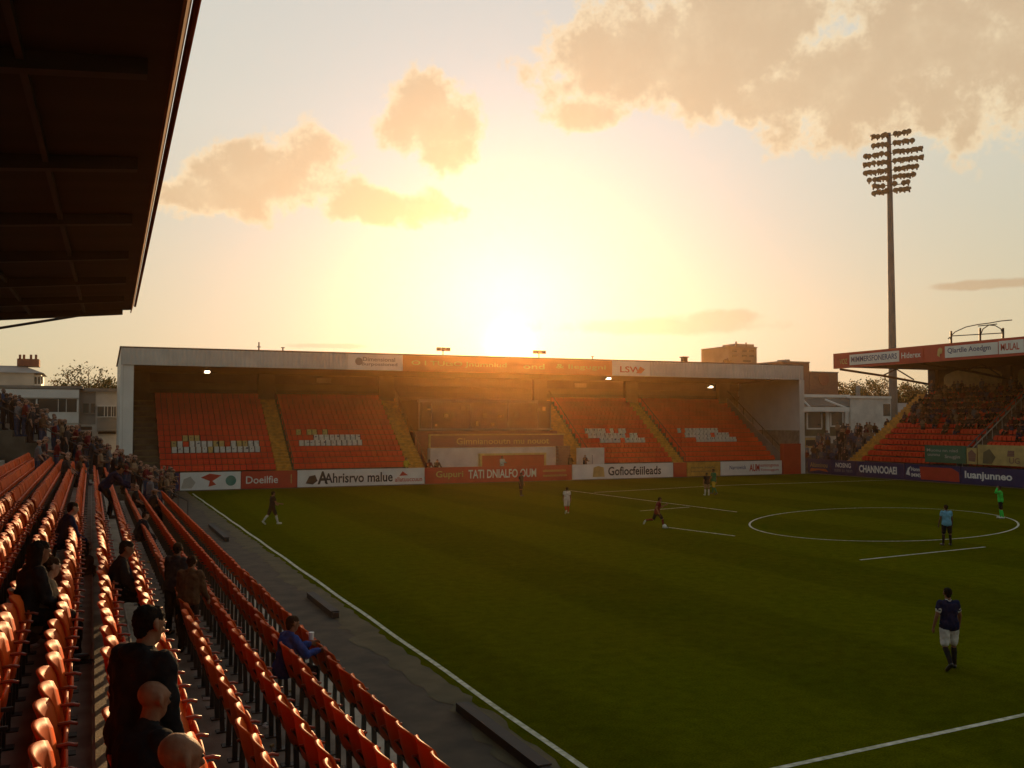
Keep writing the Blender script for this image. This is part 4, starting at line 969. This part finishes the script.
def fuse(name, caps, mats, voxel, smooth=2, rough=None):
    """fuse tapered capsules into one continuous skin; every face takes the material of the capsule it came from"""
    b = MB()
    for c in caps: ring_capsule(b, c[0], c[1], c[2], c[3])
    me = bpy.data.meshes.new(name); me.from_pydata([tuple(v) for v in b.v], [], b.f); me.update()
    o = bpy.data.objects.new(name, me); COL.objects.link(o)
    m = o.modifiers.new('r', 'REMESH'); m.mode = 'VOXEL'; m.voxel_size = voxel; m.use_smooth_shade = True
    if rough: dm = o.modifiers.new('d', 'DISPLACE'); dm.texture = TEX[rough[0]]; dm.strength = rough[1]; dm.mid_level = .45
    if smooth: s = o.modifiers.new('s', 'SMOOTH'); s.factor = .5; s.iterations = smooth
    dg = bpy.context.evaluated_depsgraph_get(); dg.update()
    me2 = bpy.data.meshes.new_from_object(o.evaluated_get(dg)); bpy.data.objects.remove(o); bpy.data.meshes.remove(me)
    me2.name = name; me2.materials.clear()
    for q in mats: me2.materials.append(q)
    if len(mats) > 1:
        segs = [(Vector(c[0]), c[1], Vector(c[2]) - Vector(c[0]), c[3], c[4]) for c in caps]
        segs = [(p, r, d, max(d.length_squared, 1e-9), r1, t) for p, r, d, r1, t in segs]
        mi = []
        for f in me2.polygons:
            x = f.center; best = 9; bt = 0
            for p, r, d, l2, r1, t in segs:
                k = (x - p).dot(d) / l2; k = 0 if k < 0 else 1 if k > 1 else k
                e = abs((x - p - d * k).length - (r + (r1 - r) * k))
                if (x - p - d * k).length < (r + (r1 - r) * k) + .03 and e < best: best = e; bt = t
            mi.append(bt)
        me2.polygons.foreach_set('material_index', mi)
    me2.polygons.foreach_set('use_smooth', [True] * len(me2.polygons))
    return me2
def link(me, name, parent=None):
    o = bpy.data.objects.new(name, me); COL.objects.link(o)
    if parent: o.parent = parent
    return o
def rx_(v, a): return Vector((v[0], v[1] * cos(a) - v[2] * sin(a), v[1] * sin(a) + v[2] * cos(a)))
class Pose: pass
def skeleton(p):
    """p: dict of angles in degrees; returns joints. Faces +Y, +X is its right."""
    g = lambda k, d=0: p.get(k, d)
    J = {}
    legs = {}
    for s, sd in ((1, 'r'), (-1, 'l')):
        hp = radians(g('hip_' + sd)); kn = radians(g('knee_' + sd)); ab = radians(g('abd_' + sd, 3))
        hip = Vector((s * .095, 0, 0))
        td = Vector((s * sin(ab), sin(hp) * cos(ab), -cos(hp) * cos(ab))); knee = hip + td * .44
        a2 = hp - kn; sdv = Vector((s * sin(ab) * .4, sin(a2), -cos(a2))).normalized(); ank = knee + sdv * .42
        fa = radians(g('foot_' + sd, 0)) + (a2 if abs(a2) > .3 else 0); toe = ank + Vector((s * .03, .17 * cos(fa), .17 * sin(fa) - .035))
        legs[sd] = (hip, knee, ank, toe)
    low = min(min(l[2].z - .075, l[3].z - .03) for l in legs.values())
    pz = g('pelvis', -low)
    off = Vector((0, 0, pz))
    for sd in 'rl': J['hip_' + sd], J['knee_' + sd], J['ank_' + sd], J['toe_' + sd] = [q + off for q in legs[sd]]
    ln = radians(g('lean', 2)); sw = radians(g('side', 0))
    up = Vector((sin(sw), sin(ln) * cos(sw), cos(ln) * cos(sw))); fwd = Vector((0, cos(ln), -sin(ln)))
    J['pel'] = off + Vector((0, 0, .04)); J['waist'] = J['pel'] + up * .16; J['chest'] = J['pel'] + up * .36 ; J['neck'] = J['pel'] + up * .51; J['up'] = up; J['fwd'] = fwd
    tw = radians(g('twist', 0)); rtv = Vector((cos(tw), sin(tw), 0))
    ht = radians(g('turn', 0)); nod = radians(g('nod', 0)); hd = (up + Vector((0, 0, 1)) + fwd * sin(nod)).normalized()
    J['head'] = J['neck'] + hd * .135 + fwd * .02; J['hd'] = hd
    f = Vector((-sin(ht), cos(ht), 0)); f = (f - hd * f.dot(hd) + Vector((0, 0, -sin(nod) * .6))).normalized(); J['face'] = f
    for s, sd in ((1, 'r'), (-1, 'l')):
        sh = J['pel'] + up * .435 + rtv * (s * .172)
        a = radians(g('arm_' + sd, 4)); ab = radians(g('armabd_' + sd, 10)); el = radians(g('elbow_' + sd, 14))
        ud = Vector((s * sin(ab), sin(a) * cos(ab), -cos(a) * cos(ab))); elb = sh + ud * .29
        a2 = a + el; inn = radians(g('in_' + sd, 0))
        fd = Vector((s * sin(ab) * .5 - s * sin(inn), sin(a2), -cos(a2))).normalized(); wr = elb + fd * .25
        J['sh_' + sd], J['elb_' + sd], J['wr_' + sd], J['fd_' + sd] = sh, elb, wr, fd
    return J
def body_caps(J, hands=True, fat=1.0):
    c = []; A = c.append
    up = J['up']; rt = (J['sh_r'] - J['sh_l']).normalized()
    for s in (-1, 1):
        A((J['pel'] + rt * s * .075, .105 * fat, J['waist'] + rt * s * .06, .098 * fat, 0)); A((J['waist'] + rt * s * .06, .098 * fat, J['chest'] + rt * s * .08, .105 * fat, 0))
    A((J['sh_l'] - up * .03 + rt * .04, .058, J['sh_r'] - up * .03 - rt * .04, .058, 0)); A((J['sh_l'], .05, J['neck'] - up * .05, .045, 0)); A((J['sh_r'], .05, J['neck'] - up * .05, .045, 0)); A((J['chest'], .10, J['neck'] - up * .03, .07, 0))
    A((J['neck'] - up * .02, .062, J['head'] - J['hd'] * .04, .058, 1))
    h, f, d = J['head'], J['face'], J['hd']; sd = f.cross(d).normalized()
    A((h + d * .035 - f * .018, .083, h + d * .02 + f * .018, .078, 1)); A((h - d * .045 + f * .03, .063, h - d * .075 + f * .042, .046, 1))
    A((h + f * .09 - d * .0, .012, h + f * .108 - d * .028, .016, 1)); A((h + f * .085 + d * .03 - sd * .03, .014, h + f * .085 + d * .03 + sd * .03, .014, 1)); A((h + f * .083 - d * .065 - sd * .012, .012, h + f * .083 - d * .065 + sd * .012, .012, 1))
    for s in (-1, 1): A((h + sd * s * .086 - f * .006 + d * .024, .0155, h + sd * s * .09 - d * .028 + f * .008, .0125, 1)); A((h + sd * s * .092 - f * .014 + d * .018, .012, h + sd * s * .094 - f * .012 - d * .008, .012, 1))
    for q in 'rl':
        s = 1 if q == 'r' else -1
        A((J['sh_' + q], .055 * fat, J['elb_' + q], .043, 0)); A((J['elb_' + q], .043, J['wr_' + q], .029, 1))
        A((J['hip_' + q] + Vector((0, 0, -.01)), .092 * fat, J['knee_' + q], .058, 2)); kn, an = J['knee_' + q], J['ank_' + q]
        md = kn.lerp(an, .3) - (J['toe_' + q] - an).normalized() * .012
        A((kn, .055, md, .056, 3)); A((md, .056, an, .038, 3)); A((an - Vector((0, 0, .03)), .042, J['toe_' + q], .035, 4)); A((an - Vector((0, 0, .03)), .042, an - (J['toe_' + q] - an) * .18 - Vector((0, 0, .035)), .036, 4))
        w, fd = J['wr_' + q], J['fd_' + q]
        lat = fd.cross(Vector((1, 0, 0)));  lat = lat.normalized() if lat.length > .1 else Vector((0, 1, 0))   # across the palm
        pn = fd.cross(lat).normalized() * (1 if q == 'r' else -1)
        palm = w + fd * .085
        for k in (-1, 0, 1): A((w + fd * .015 + lat * k * .012, .019, palm + lat * k * .022, .015, 5))
        if hands:
            inw = Vector((-s, 0, 0)); inw = (inw - fd * inw.dot(fd)).normalized()
            for k, ll in ((-1.5, .062), (-.5, .074), (.5, .078), (1.5, .068)):
                b0 = palm + lat * k * .0205; m1 = b0 + fd * ll * .5 + inw * .010; e1_ = m1 + (fd * .75 + inw * .66) * ll * .5
                A((b0, .0102, m1, .0098, 5)); A((m1, .0098, e1_, .0085, 5))
            t0 = w + fd * .03 + lat * .022; t1 = t0 + (lat * .7 + fd * .7 + inw * .3) * .05; A((t0, .0135, t1, .0105, 5)); A((t1, .0105, t1 + (fd + inw * .3) * .03, .0085, 5))
        else: A((palm, .024, palm + fd * .06, .016, 5))
    return c
def person(label, loc, rz, pose, skin=0, hair=0, top=('black', 'long'), bottom=('denim', 'long'), shoes='boot_black', socks=None, scale=1.0, vox=.0115, hairstyle='short', cuffs=None, group=None, collar=None, fat=1.0, hood=False):
    J = skeleton(pose); sk = SKIN[skin]
    bc = body_caps(J, True, fat)
    bc = [(a, r0, b_, r1, 0) for a, r0, b_, r1, t in bc]
    o = link(fuse('person', bc, [sk], vox), 'person'); tag(o, label, 'person', group)
    o.location = loc; o.rotation_euler = (0, 0, rz); o.scale = (scale,) * 3
    up = J['up']; rt = (J['sh_r'] - J['sh_l']).normalized(); e = .018
    c = []
    for s in (-1, 1):
        c.append((J['pel'] - up * (.03 if top[1] == 'long' else .05) + rt * s * .085, .112 * fat + e, J['waist'] + rt * s * .065, .10 * fat + e, 0)); c.append((J['waist'] + rt * s * .065, .10 * fat + e, J['chest'] + rt * s * .082, .106 * fat + e, 0))
    c.append((J['pel'] - up * .03, .125 * fat + e, J['chest'], .115 * fat + e, 0)); c += [(J['sh_l'] - up * .02 + rt * .035, .058 + e, J['neck'] - up * .05 - rt * .02, .05 + e, 0), (J['sh_r'] - up * .02 - rt * .035, .058 + e, J['neck'] - up * .05 + rt * .02, .05 + e, 0), (J['sh_l'] - up * .05 + rt * .05, .062 + e, J['sh_r'] - up * .05 - rt * .05, .062 + e, 0), (J['chest'], .10 + e, J['neck'] - up * .055, .068 + e, 0)]
    if top[1] == 'long' or collar: c.append((J['neck'] - up * .05, .068, J['neck'] - up * .015, .066, 1 if collar else 0))
    if hood: c.append((J['neck'] - J['fwd'] * .07 - up * .03 - rt * .05, .06, J['neck'] - J['fwd'] * .07 - up * .03 + rt * .05, .06, 0))
    for q in 'rl':
        sh, el, wr = J['sh_' + q], J['elb_' + q], J['wr_' + q]
        if top[1] == 'long': c += [(sh, .062 + e, el, .052 + e * .7, 0), (el, .05 + e * .7, el.lerp(wr, .93), .038 + e * .4, 0)]
        else:
            c.append((sh, .062 + e, sh.lerp(el, .40), .054 + e, 0))
            if cuffs: c.append((sh.lerp(el, .50), .050 + e, sh.lerp(el, .52), .050 + e, 1))
    mats = [CL[top[0]]] + ([CL[cuffs or collar]] if (cuffs or collar) else [])
    link(fuse('jacket' if top[1] == 'long' else 'shirt', c, mats, vox + .003, 1, ('fold', .05 if top[1] == 'long' else .035)), 'jacket' if top[1] == 'long' else 'shirt', o)
    c = []
    for q in 'rl':
        hp, kn, an = J['hip_' + q], J['knee_' + q], J['ank_' + q]
        if bottom[1] == 'long': c += [(hp, .108 * fat, kn, .075, 0), (kn, .072, an + (kn - an) * .06, .056, 0)]
        else: c.append((hp, .112 * fat, hp.lerp(kn, .82), .092, 0))
    c.append((J['hip_l'] + Vector((.0, 0, .03)), .112 * fat, J['hip_r'] + Vector((0, 0, .03)), .112 * fat, 0))
    nm = 'trousers' if bottom[1] == 'long' else 'shorts'
    link(fuse(nm, c, [CL[bottom[0]]], vox + .003, 1, ('fold', .035)), nm, o)
    for q in 'rl':
        kn, an, toe = J['knee_' + q], J['ank_' + q], J['toe_' + q]
        if socks:
            md = kn.lerp(an, .3) - (toe - an).normalized() * .012
            link(fuse('sock', [(kn.lerp(an, .12), .062, md, .063, 0), (md, .063, an, .045, 0)], [CL[socks]], vox + .002), 'sock', o)
        link(fuse('boot', [(an - Vector((0, 0, .025)), .05, toe, .042, 0), (an - Vector((0, 0, .03)), .05, an - (toe - an) * .18 - Vector((0, 0, .03)), .043, 0)], [M[shoes]], vox + .002), 'boot', o)
    h, f, d = J['head'], J['face'], J['hd']; sd = f.cross(d).normalized()
    if hairstyle != 'bald':
        hc = [(h + d * .044 - f * .026, .084, h + d * .05 + f * .014, .076, 0), (h - f * .04 + d * .01, .070, h - f * .046 - d * .04, .052, 0)]
        for s in (-1, 1): hc.append((h + sd * s * .05 + d * .035 - f * .025, .04, h + sd * s * .06 - d * .002 - f * .03, .026, 0))
        if hairstyle == 'long':
            for s in (-1, 0, 1): hc.append((h + sd * s * .05 - f * .045 + d * .03, .07, h + sd * s * .075 - f * .055 - d * .22, .05, 0))
        link(fuse('hair', hc, [HAIR[hair]], max(vox - .003, .008), 0, ('lock', .022)), 'hair', o)
    b = MB()
    for s in (-1, 1): ring_capsule(b, h + f * .088 + sd * s * .031 + d * .012, .0095, h + f * .089 + sd * s * .031 + d * .012, .0095, 6)
    link_e = b.build('eye', M['black'], o, True, True)
    return o
def face_to(dx, dy): return atan2(-dx, dy)
PX = lambda u, v: gz(u, v, .005)
walk = dict(hip_r=18, knee_r=8, hip_l=-10, knee_l=22, arm_r=-14, arm_l=16, elbow_r=18, elbow_l=20, lean=3)
run = dict(hip_r=38, knee_r=30, hip_l=-24, knee_l=62, arm_r=-42, arm_l=38, elbow_r=70, elbow_l=80, lean=14, foot_l=-30)
p = PX(950, 669); person('player in navy shirt and white shorts walking away near the touchline corner', p, face_to(.42, 1), dict(walk, hip_r=8, hip_l=-4, knee_l=38, armabd_l=20, armabd_r=20, arm_l=-6, arm_r=10, turn=0), 1, 0, ('navy', 'short'), ('white', 'short'), 'boot_black', 'black', 1.03, cuffs='white', collar='white')
p = PX(947, 545.5); person('player in sky blue shirt standing inside the centre circle', p, face_to(.45, 1), dict(abd_r=6, abd_l=6, armabd_r=16, armabd_l=16), 2, 0, ('sky', 'short'), ('black', 'short'), 'boot_black', 'black', 1.04, .014)
p = PX(1001, 518.5); person('player in bright green kit raising a hand to the head', p, face_to(-.6, 1), dict(walk, hip_r=6, hip_l=-4, knee_l=10, arm_l=95, armabd_l=60, elbow_l=100, in_l=60, arm_r=0, nod=12), 1, 1, ('lime', 'long'), ('black', 'short'), 'boot_white', 'lime', 1.06, .014)
p = PX(657, 528); runner = person('player in dark red striped shirt running with the ball', p, face_to(.9, -.35), run, 1, 1, ('maroon', 'short'), ('black', 'short'), 'boot_white', 'maroon', .98, .014)
p = PX(567, 513.5); person('player in white kit jogging away across the pitch', p, face_to(.3, 1), dict(walk, hip_l=-8, knee_l=45), 1, 1, ('white', 'short'), ('white', 'short'), 'boot_white', 'red', .92, .014)
p = PX(521, 496); person('player in dark kit standing in front of the large white board lettering', p, face_to(.5, -1), dict(hip_r=4, hip_l=-4), 1, 0, ('black', 'short'), ('black', 'short'), 'boot_black', 'black', 1.0, .016)
p = PX(707, 495.3); person('person in black top and pale shorts standing beside the striped player', p, face_to(.3, 1), dict(abd_r=5, abd_l=5), 1, 0, ('black', 'short'), ('tan', 'short'), 'boot_white', 'white', .98, .016)
p = PX(714, 494.8); person('player in green and yellow kit standing beside the person in black', p, face_to(-.4, 1), dict(walk), 1, 0, ('green', 'short'), ('yellow', 'short'), 'boot_black', 'green', 1.12, .016)
p = PX(272, 524.5); person('player in black kit with white socks walking near the touchline', p, face_to(1, .2), dict(walk, hip_r=22, hip_l=-22, knee_l=18, arm_r=20, elbow_r=60, arm_l=10, elbow_l=60), 1, 1, ('black', 'short'), ('black', 'short'), 'boot_white', 'white', 1.04, .014)
# ball
p = PX(664.5, 528.3); bm_ = MB()
n = 12
vs = [(p.x + .11 * cos(2 * pi * i / 16) * sin(pi * j / n), p.y + .11 * sin(2 * pi * i / 16) * sin(pi * j / n), .11 + .11 * cos(pi * j / n)) for j in range(n + 1) for i in range(16)]
bm_.add(vs, [(j * 16 + i, (j + 1) * 16 + i, (j + 1) * 16 + (i + 1) % 16, j * 16 + (i + 1) % 16) for j in range(n) for i in range(16)])
tag(bm_.build('football', M['white'], None, True), 'white football at the feet of the running player in dark red', 'football')
# people at the dugout (standing by the white wall)
dug = [(406, 486, 'yellow', 'person in yellow top standing by the red boards at the dugout', .9, 0, 'black'), (428, 483, 'maroon', 'person in dark red top sitting down low beside the person in yellow', .5, 1, 'black'), (436, 483, 'black', 'person in dark top crouching by the white wall beside the dugout', .6, 0, 'charcoal'),
       (502, 480, 'white', 'person in white top leaning by the red dugout panel', .8, 1, 'white'), (585, 481, 'charcoal', 'person in dark coat standing at the foot of the yellow aisle past the dugout', .8, 0, 'black'), (570, 480, 'brown', 'person in brown coat standing by the brown doorway of the far stand', .8, 0, 'black')]
for (u, v, c_, lab, s_, sk_, bt) in dug:
    q = gy(u, 470, YF + .6); person(lab, (q.x, q.y, .6), face_to(.1, -1), dict(arm_r=20, elbow_r=40, arm_l=30, elbow_l=60) if s_ > .7 else dict(hip_r=80, hip_l=70, knee_r=110, knee_l=100, lean=25, arm_r=40, arm_l=40, elbow_r=50), sk_, sk_, (c_, 'long'), (bt, 'long'), 'boot_black', None, 1.0 if s_ > .7 else 1.1, .018)

# spectators close to the camera
def spot(u, v, k, drop=None):
    return None
f0, f1, f2, fm1, fm2, f4 = rowF(0), rowF(1), rowF(2), rowF(-1), rowF(-2), rowF(4)
sit = dict(hip_r=84, hip_l=84, knee_r=84, knee_l=84, pelvis=.50, lean=6, arm_r=14, arm_l=16, elbow_r=42, elbow_l=40, in_r=18, in_l=18)
def at(u, v, z, hz_):      # world xy for a head seen at pixel (u,v) whose centre is hz_ above z
    return gz(u, v, z + hz_)
q = at(139, 620, f0, 1.66); person('man in black jacket standing in the aisle between seat rows', (q.x, q.y, f0), face_to(.75, .66), dict(lean=5, nod=10, turn=-14, arm_r=2, arm_l=2, elbow_r=20, elbow_l=16, abd_r=4, abd_l=4, armabd_l=7, armabd_r=5), 1, 0, ('black', 'long'), ('black', 'long'), fat=1.04, hood=True)
q = at(144, 692, f0, 1.28); person('bald man in dark jacket seated below the standing man in black', (q.x - .05, q.y, f0 + .04), face_to(.9, .45), dict(sit, turn=0, lean=10), 1, 1, ('black', 'long'), ('charcoal', 'long'), hairstyle='bald', fat=1.1)
q = at(160, 755, f0, 1.40); person('bald man with bare crown at the bottom edge of the photo', (q.x - .05, q.y, f0 + .14), face_to(.95, .3), dict(sit, turn=0, lean=12, armabd_r=20), 1, 1, ('charcoal', 'long'), ('charcoal', 'long'), scale=1.04, hairstyle='bald', fat=1.15)
q = at(24, 548, fm2, 1.28); person('long haired spectator in black coat seated among the sunlit orange seats', (q.x, q.y, fm2), face_to(.95, .3), dict(sit, lean=14), 1, 0, ('black', 'long'), ('black', 'long'), hairstyle='long', scale=1.05)
q = at(40, 560, fm1, 1.22); person('spectator with pale sleeves seated beside the long haired one', (q.x - .05, q.y, fm1), face_to(.95, .3), dict(sit, lean=16), 0, 1, ('tan', 'long'), ('black', 'long'), scale=.97)
q = at(284, 620, f4, 1.22); person('spectator in blue jacket seated alone near the front row holding a cup', (q.x, q.y, f4), face_to(1, .25), dict(sit, lean=12, arm_r=35, elbow_r=60, arm_l=40, elbow_l=60), 1, 1, ('blue', 'long'), ('black', 'long'), scale=.98)
hand = Vector((q.x + .42, q.y + .07, f4 + .93)); b = MB(); b.tube([hand - Vector((0, 0, .05)), hand + Vector((0, 0, .06))], .035, 8, 0, .043); tag(b.build('paper_cup', M['white']), 'small pale cup held by the spectator in the blue jacket', 'cup')
q = at(175, 549, f2, 1.56); person('dark haired spectator standing close to the one in a brown coat', (q.x, q.y, f2), face_to(.7, .7), dict(lean=6, turn=20), 1, 0, ('charcoal', 'long'), ('black', 'long'), scale=.96)
q = at(187, 560, f2, 1.5); person('spectator in brown coat standing with back turned between seat rows', (q.x, q.y - .35, f2), face_to(.5, .85), dict(lean=10, elbow_r=35, elbow_l=35, arm_r=6, arm_l=6), 1, 1, ('brown', 'long'), ('black', 'long'), scale=.93)
q = at(104, 480, f1, 1.2); person('spectator in navy coat bending forward over the seats', (q.x, q.y, f1), face_to(1, .1), dict(hip_r=30, hip_l=30, knee_r=40, knee_l=40, lean=42, arm_r=35, arm_l=45, elbow_r=25, elbow_l=25, nod=25), 1, 0, ('navy', 'long'), ('black', 'long'), scale=1.1)
mids = [(137, 513, 2, 'charcoal', 'hunched spectator in charcoal coat seated past the bending one in navy', 0), (112, 545, 1, 'black', 'spectator in black seated beside the blue rucksack', 0), (60, 505, -1, 'navy', 'dark spectator seated amid the sunlit upper rows', 0)]
for (u, v, k, c_, lab, h_) in mids:
    q = at(u, v, rowF(k), 1.22); person(lab, (q.x, q.y, rowF(k)), face_to(1, R.uniform(-.1, .4)), dict(sit, lean=R.uniform(8, 25)), R.randint(0, 1), h_, (c_, 'long'), ('black', 'long'), vox=.017)
# bags and litter on the terrace
def bag(u, v, k, c_, lab, nm='rucksack'):
    q = gz(u, v, rowF(k) + .25); o = empty(nm, (q.x, q.y, rowF(k)), lab, nm)
    me = fuse('body', [((-.06, -.1, .12), .11, (.04, -.1, .34), .10, 0), ((-.06, .1, .12), .11, (.04, .1, .34), .10, 0), ((.09, 0, .12), .09, (.09, 0, .2), .08, 0)], [CL[c_]], .016); link(me, 'body', o)
    b = MB(); b.tube([(0, -.06, .44), (0, -.03, .5), (0, .03, .5), (0, .06, .44)], .012, 5); b.build('strap', CL['black'], o, False, True)
bag(126, 566, 1, 'navy', 'dark blue rucksack on the terrace beside the fifth row'); bag(38, 622, -2, 'tan', 'pale bag lying between the sunlit orange seats')
bag(86, 566, 0, 'brown', 'brown bag under the seats along the aisle nosing')

b = MB()
for i in range(150):
    k = R.choice([-3, -2, -1, 0, 1, 1, 2, 2, 2, 3, 3, 4, 4, 5]); y = R.uniform(3, 30); x = rowX(k) + R.uniform(.1, .4); z = rowF(k) + .012
    if k == 1 and x > rowX(1) + .3: continue
    a = R.uniform(0, pi); q = R.uniform(.02, .055)
    b.box((x, y, z + .01), (q * 2, q, R.uniform(.01, .03)), R.randint(0, 2), Matrix.Rotation(a, 3, 'Z') @ Matrix.Rotation(R.uniform(-.5, .5), 3, 'X'))
lt = b.build('litter', [M['white'], M['tan_board'], M['offwhite']]); tag(lt, 'scraps of pale litter scattered on the terrace floor between seat rows', 'litter', None, 'stuff')

# ------------------------------------------------------------------ crowds
crowd = []
tops = ['black', 'navy', 'charcoal', 'charcoal', 'brown', 'black', 'maroon', 'brown', 'denim', 'black', 'grey', 'navy', 'charcoal', 'black', 'tan', 'charcoal']
for i, c_ in enumerate(tops):
    st = i % 2 == 0
    ps = dict(arm_r=R.uniform(0, 30), arm_l=R.uniform(0, 30), elbow_r=R.uniform(10, 80), elbow_l=R.uniform(10, 80), lean=R.uniform(0, 8)) if st else dict(sit, lean=R.uniform(0, 20))
    J = skeleton(ps); cp = body_caps(J, False, 1.12); out = []
    for (a, r0, b_, r1, t) in cp:
        t2 = {0: 0, 1: 1, 2: 2, 3: 2, 4: 2, 5: 1}[t]
        out.append((a, r0 + (.012 if t2 != 1 else 0), b_, r1 + (.012 if t2 != 1 else 0), t2))
    for q in 'rl': out.append((J['elb_' + q], .055, J['wr_' + q], .042, 0))
    h, f, d = J['head'], J['face'], J['hd']
    out += [(h + d * .05 - f * .03, .088, h + d * .055 + f * .01, .08, 3), (h - f * .05, .072, h - f * .05 - d * .03, .055, 3)]
    crowd.append((fuse('person', out, [CL[c_], SKIN[i % 3 if i % 5 else 0], CL[R.choice(['black', 'denim', 'charcoal'])], HAIR[i % 3 if i % 4 == 0 else i % 2]], .042, 1), st, c_))
def spectator(x, y, z, rz, lab, grp, stand=None, sc=1.0):
    while True:
        me, st, c_ = R.choice(crowd)
        if stand is None or st == stand: break
    o = link(me, 'person'); o.location = (x, y, z); o.rotation_euler = (0, 0, rz + R.uniform(-.35, .35)); s = sc * R.uniform(.93, 1.05); o.scale = (s, s, s)
    tag(o, lab, 'person', grp); return o
# corner terrace filled by standing people at the end of the near stand
ct = empty('corner_terrace', (-2, 58, 0), 'stepped corner terrace of standing spectators joining the two stands', 'terrace')
b = MB()
def cz(x): return max(.25, 3.05 - .56 * x)
xs = [-10 + .55 * i for i in range(27)]
for x in xs: b.span((x, 50.8, -.01), (x + .55, 70, cz(x + .275)))
b.build('steps', M['concrete_dark'], ct)
b = MB()
for y in (51.2, 57, 63, 69.5):
    b.tube([(-9, y, cz(-9) + 1.0), (4.6, y, cz(4.6) + 1.0)], .03, 5)
    for x in (-9, -6.5, -4, -1.5, 1, 3.2, 4.6): b.tube([(x, y, cz(x) - .1), (x, y, cz(x) + 1.0)], .025, 4)
b.build('handrail', M['dark_steel'], ct)
cnt = 0
for i in range(400):
    if cnt >= 108: break
    x = R.uniform(-6.5, 4.3); y = R.choice([R.uniform(51.2, 53), R.uniform(51.3, 66)]); z0 = xs[int((x + 10) / .55)] + .275
    u, v, w = pj((x, y, cz(z0) + 1.4))
    if u < -4 or u > 170: continue
    spectator(x, y, cz(z0), face_to(1, -.2), 'small dark spectator in the standing crowd at the corner end of the near stand', 'standing crowd at the corner end of the near stand', True, 1.0); cnt += 1
for i in range(20):
    k = R.choice([-6, -5, -4, -3, -2, 0, 1, 2, 3]); y = R.uniform(41, 50); 
    spectator(rowX(k) + .28, y, rowF(k) + .0, face_to(1, .1), 'far spectator among the last seats of the near stand', 'spectators among the last seats of the near stand', None)
for i in range(14):
    x = R.uniform(3.5, 5.6); y = R.uniform(71, 79.6)
    spectator(x, y, -.01 if True else 0, face_to(.6, -.8), 'person standing by the foot of the far stand corner steps', 'people at the foot of the far stand corner steps', True, 1.25)
# crowd in the stand across the pitch: fuller towards the back
occ = set(); cnt = 0; tries = 0; places = []
while cnt < 165 and tries < 6000:
    tries += 1
    i = R.randint(0, NR2 - 1); y = YE - 2.4 - .48 * R.randint(0, 84)
    if 61.6 < y < 63.6 or (i, y) in occ: continue
    dn = max(0, min(1, (i - 1.5 - (1.5 if y < 62 else 3.0)) / 5.0))
    if y > 73: dn *= .6
    if R.random() > dn ** 1.2: continue
    u, v, w = pj((XR + .95 + TR2 * i, y, rz2(i) + 1))
    if u > 1040: continue
    occ.add((i, y)); cnt += 1
    places.append((w, XR + 1.3 + TR2 * i, y, rz2(i)))
places.sort()
far_crowd = MB()
for i, (w, x, y, z) in enumerate(places):
    o = spectator(x, y, z, face_to(-1, 0), 'spectator seated in the nearer part of the dark crowd across the pitch', 'spectators in the nearer part of the crowd across the pitch', R.random() < .25, 1.12)
    if i >= 80:
        mw = Matrix.Translation(o.location) @ o.rotation_euler.to_matrix().to_4x4() @ Matrix.Diagonal((*o.scale, 1))
        ii = [k for k, c in enumerate(crowd) if c[0] == o.data][0]; base_ = len(far_crowd.v)
        far_crowd.v += [tuple(mw @ q.co) for q in o.data.vertices]; far_crowd.f += [tuple(base_ + a for a in f.vertices) for f in o.data.polygons]
        far_crowd.m += [ii * 4 + f.material_index for f in o.data.polygons]; bpy.data.objects.remove(o)
fc = far_crowd.build('crowd', [m_ for c in crowd for m_ in c[0].materials], None, True)
tag(fc, 'dark mass of seated spectators filling the upper rows across the pitch', 'crowd', None, 'stuff')
ct2 = empty('corner_terrace', (77, 82, 0), 'low stepped terrace of standing people at the open corner below the white shed', 'terrace')
b = MB()
for i in range(9): b.span((72.4 + i, YE + .1, -.01), (73.4 + i, YE + 9.5, .5 + .42 * i))
b.build('steps', M['concrete_dark'], ct2)
b = MB()
for y in (YE + .5, YE + 5): b.tube([(72.6, y, 1.5), (81.2, y, 5.1)], .035, 5)
b.build('handrail', M['dark_steel'], ct2)
for i in range(60):
    x = R.uniform(72.6, 81); y = YE + R.uniform(.5, 9)
    z_ = .5 + .42 * int(x - 72.4)
    spectator(x, y, z_, face_to(-.8, -.5), 'standing spectator at the open corner below the white shed', 'standing spectators at the open corner below the white shed', True, 1.15)
st_ = spectator(XR + 1.0, 55.6, 2.0, face_to(-1, 0), 'steward in lime bib above the yellow board', None, True, 1.0)
st_.pop('group', None)
bpy.data.objects.remove(proto) if False else None

# ------------------------------------------------------------------ evening haze
b = MB(); b.span((-205, -165, -1.1), (285, 265, 47.6))
hm = bpy.data.materials.new('evening_haze'); hm.use_nodes = True; nt = hm.node_tree; nt.nodes.clear()
ou = N(nt, 'ShaderNodeOutputMaterial'); pv = N(nt, 'ShaderNodeVolumePrincipled')
pv.inputs['Color'].default_value = (1.0, .55, .20, 1); pv.inputs['Density'].default_value = HAZE; pv.inputs['Anisotropy'].default_value = .895
nt.links.new(pv.outputs[0], ou.inputs['Volume'])
hz_o = b.build('haze', hm); hz_o['kind'] = 'stuff'; hz_o['label'] = 'warm evening haze glowing around the low sun'; hz_o['category'] = 'haze'
SC.cycles.volume_bounces = 0
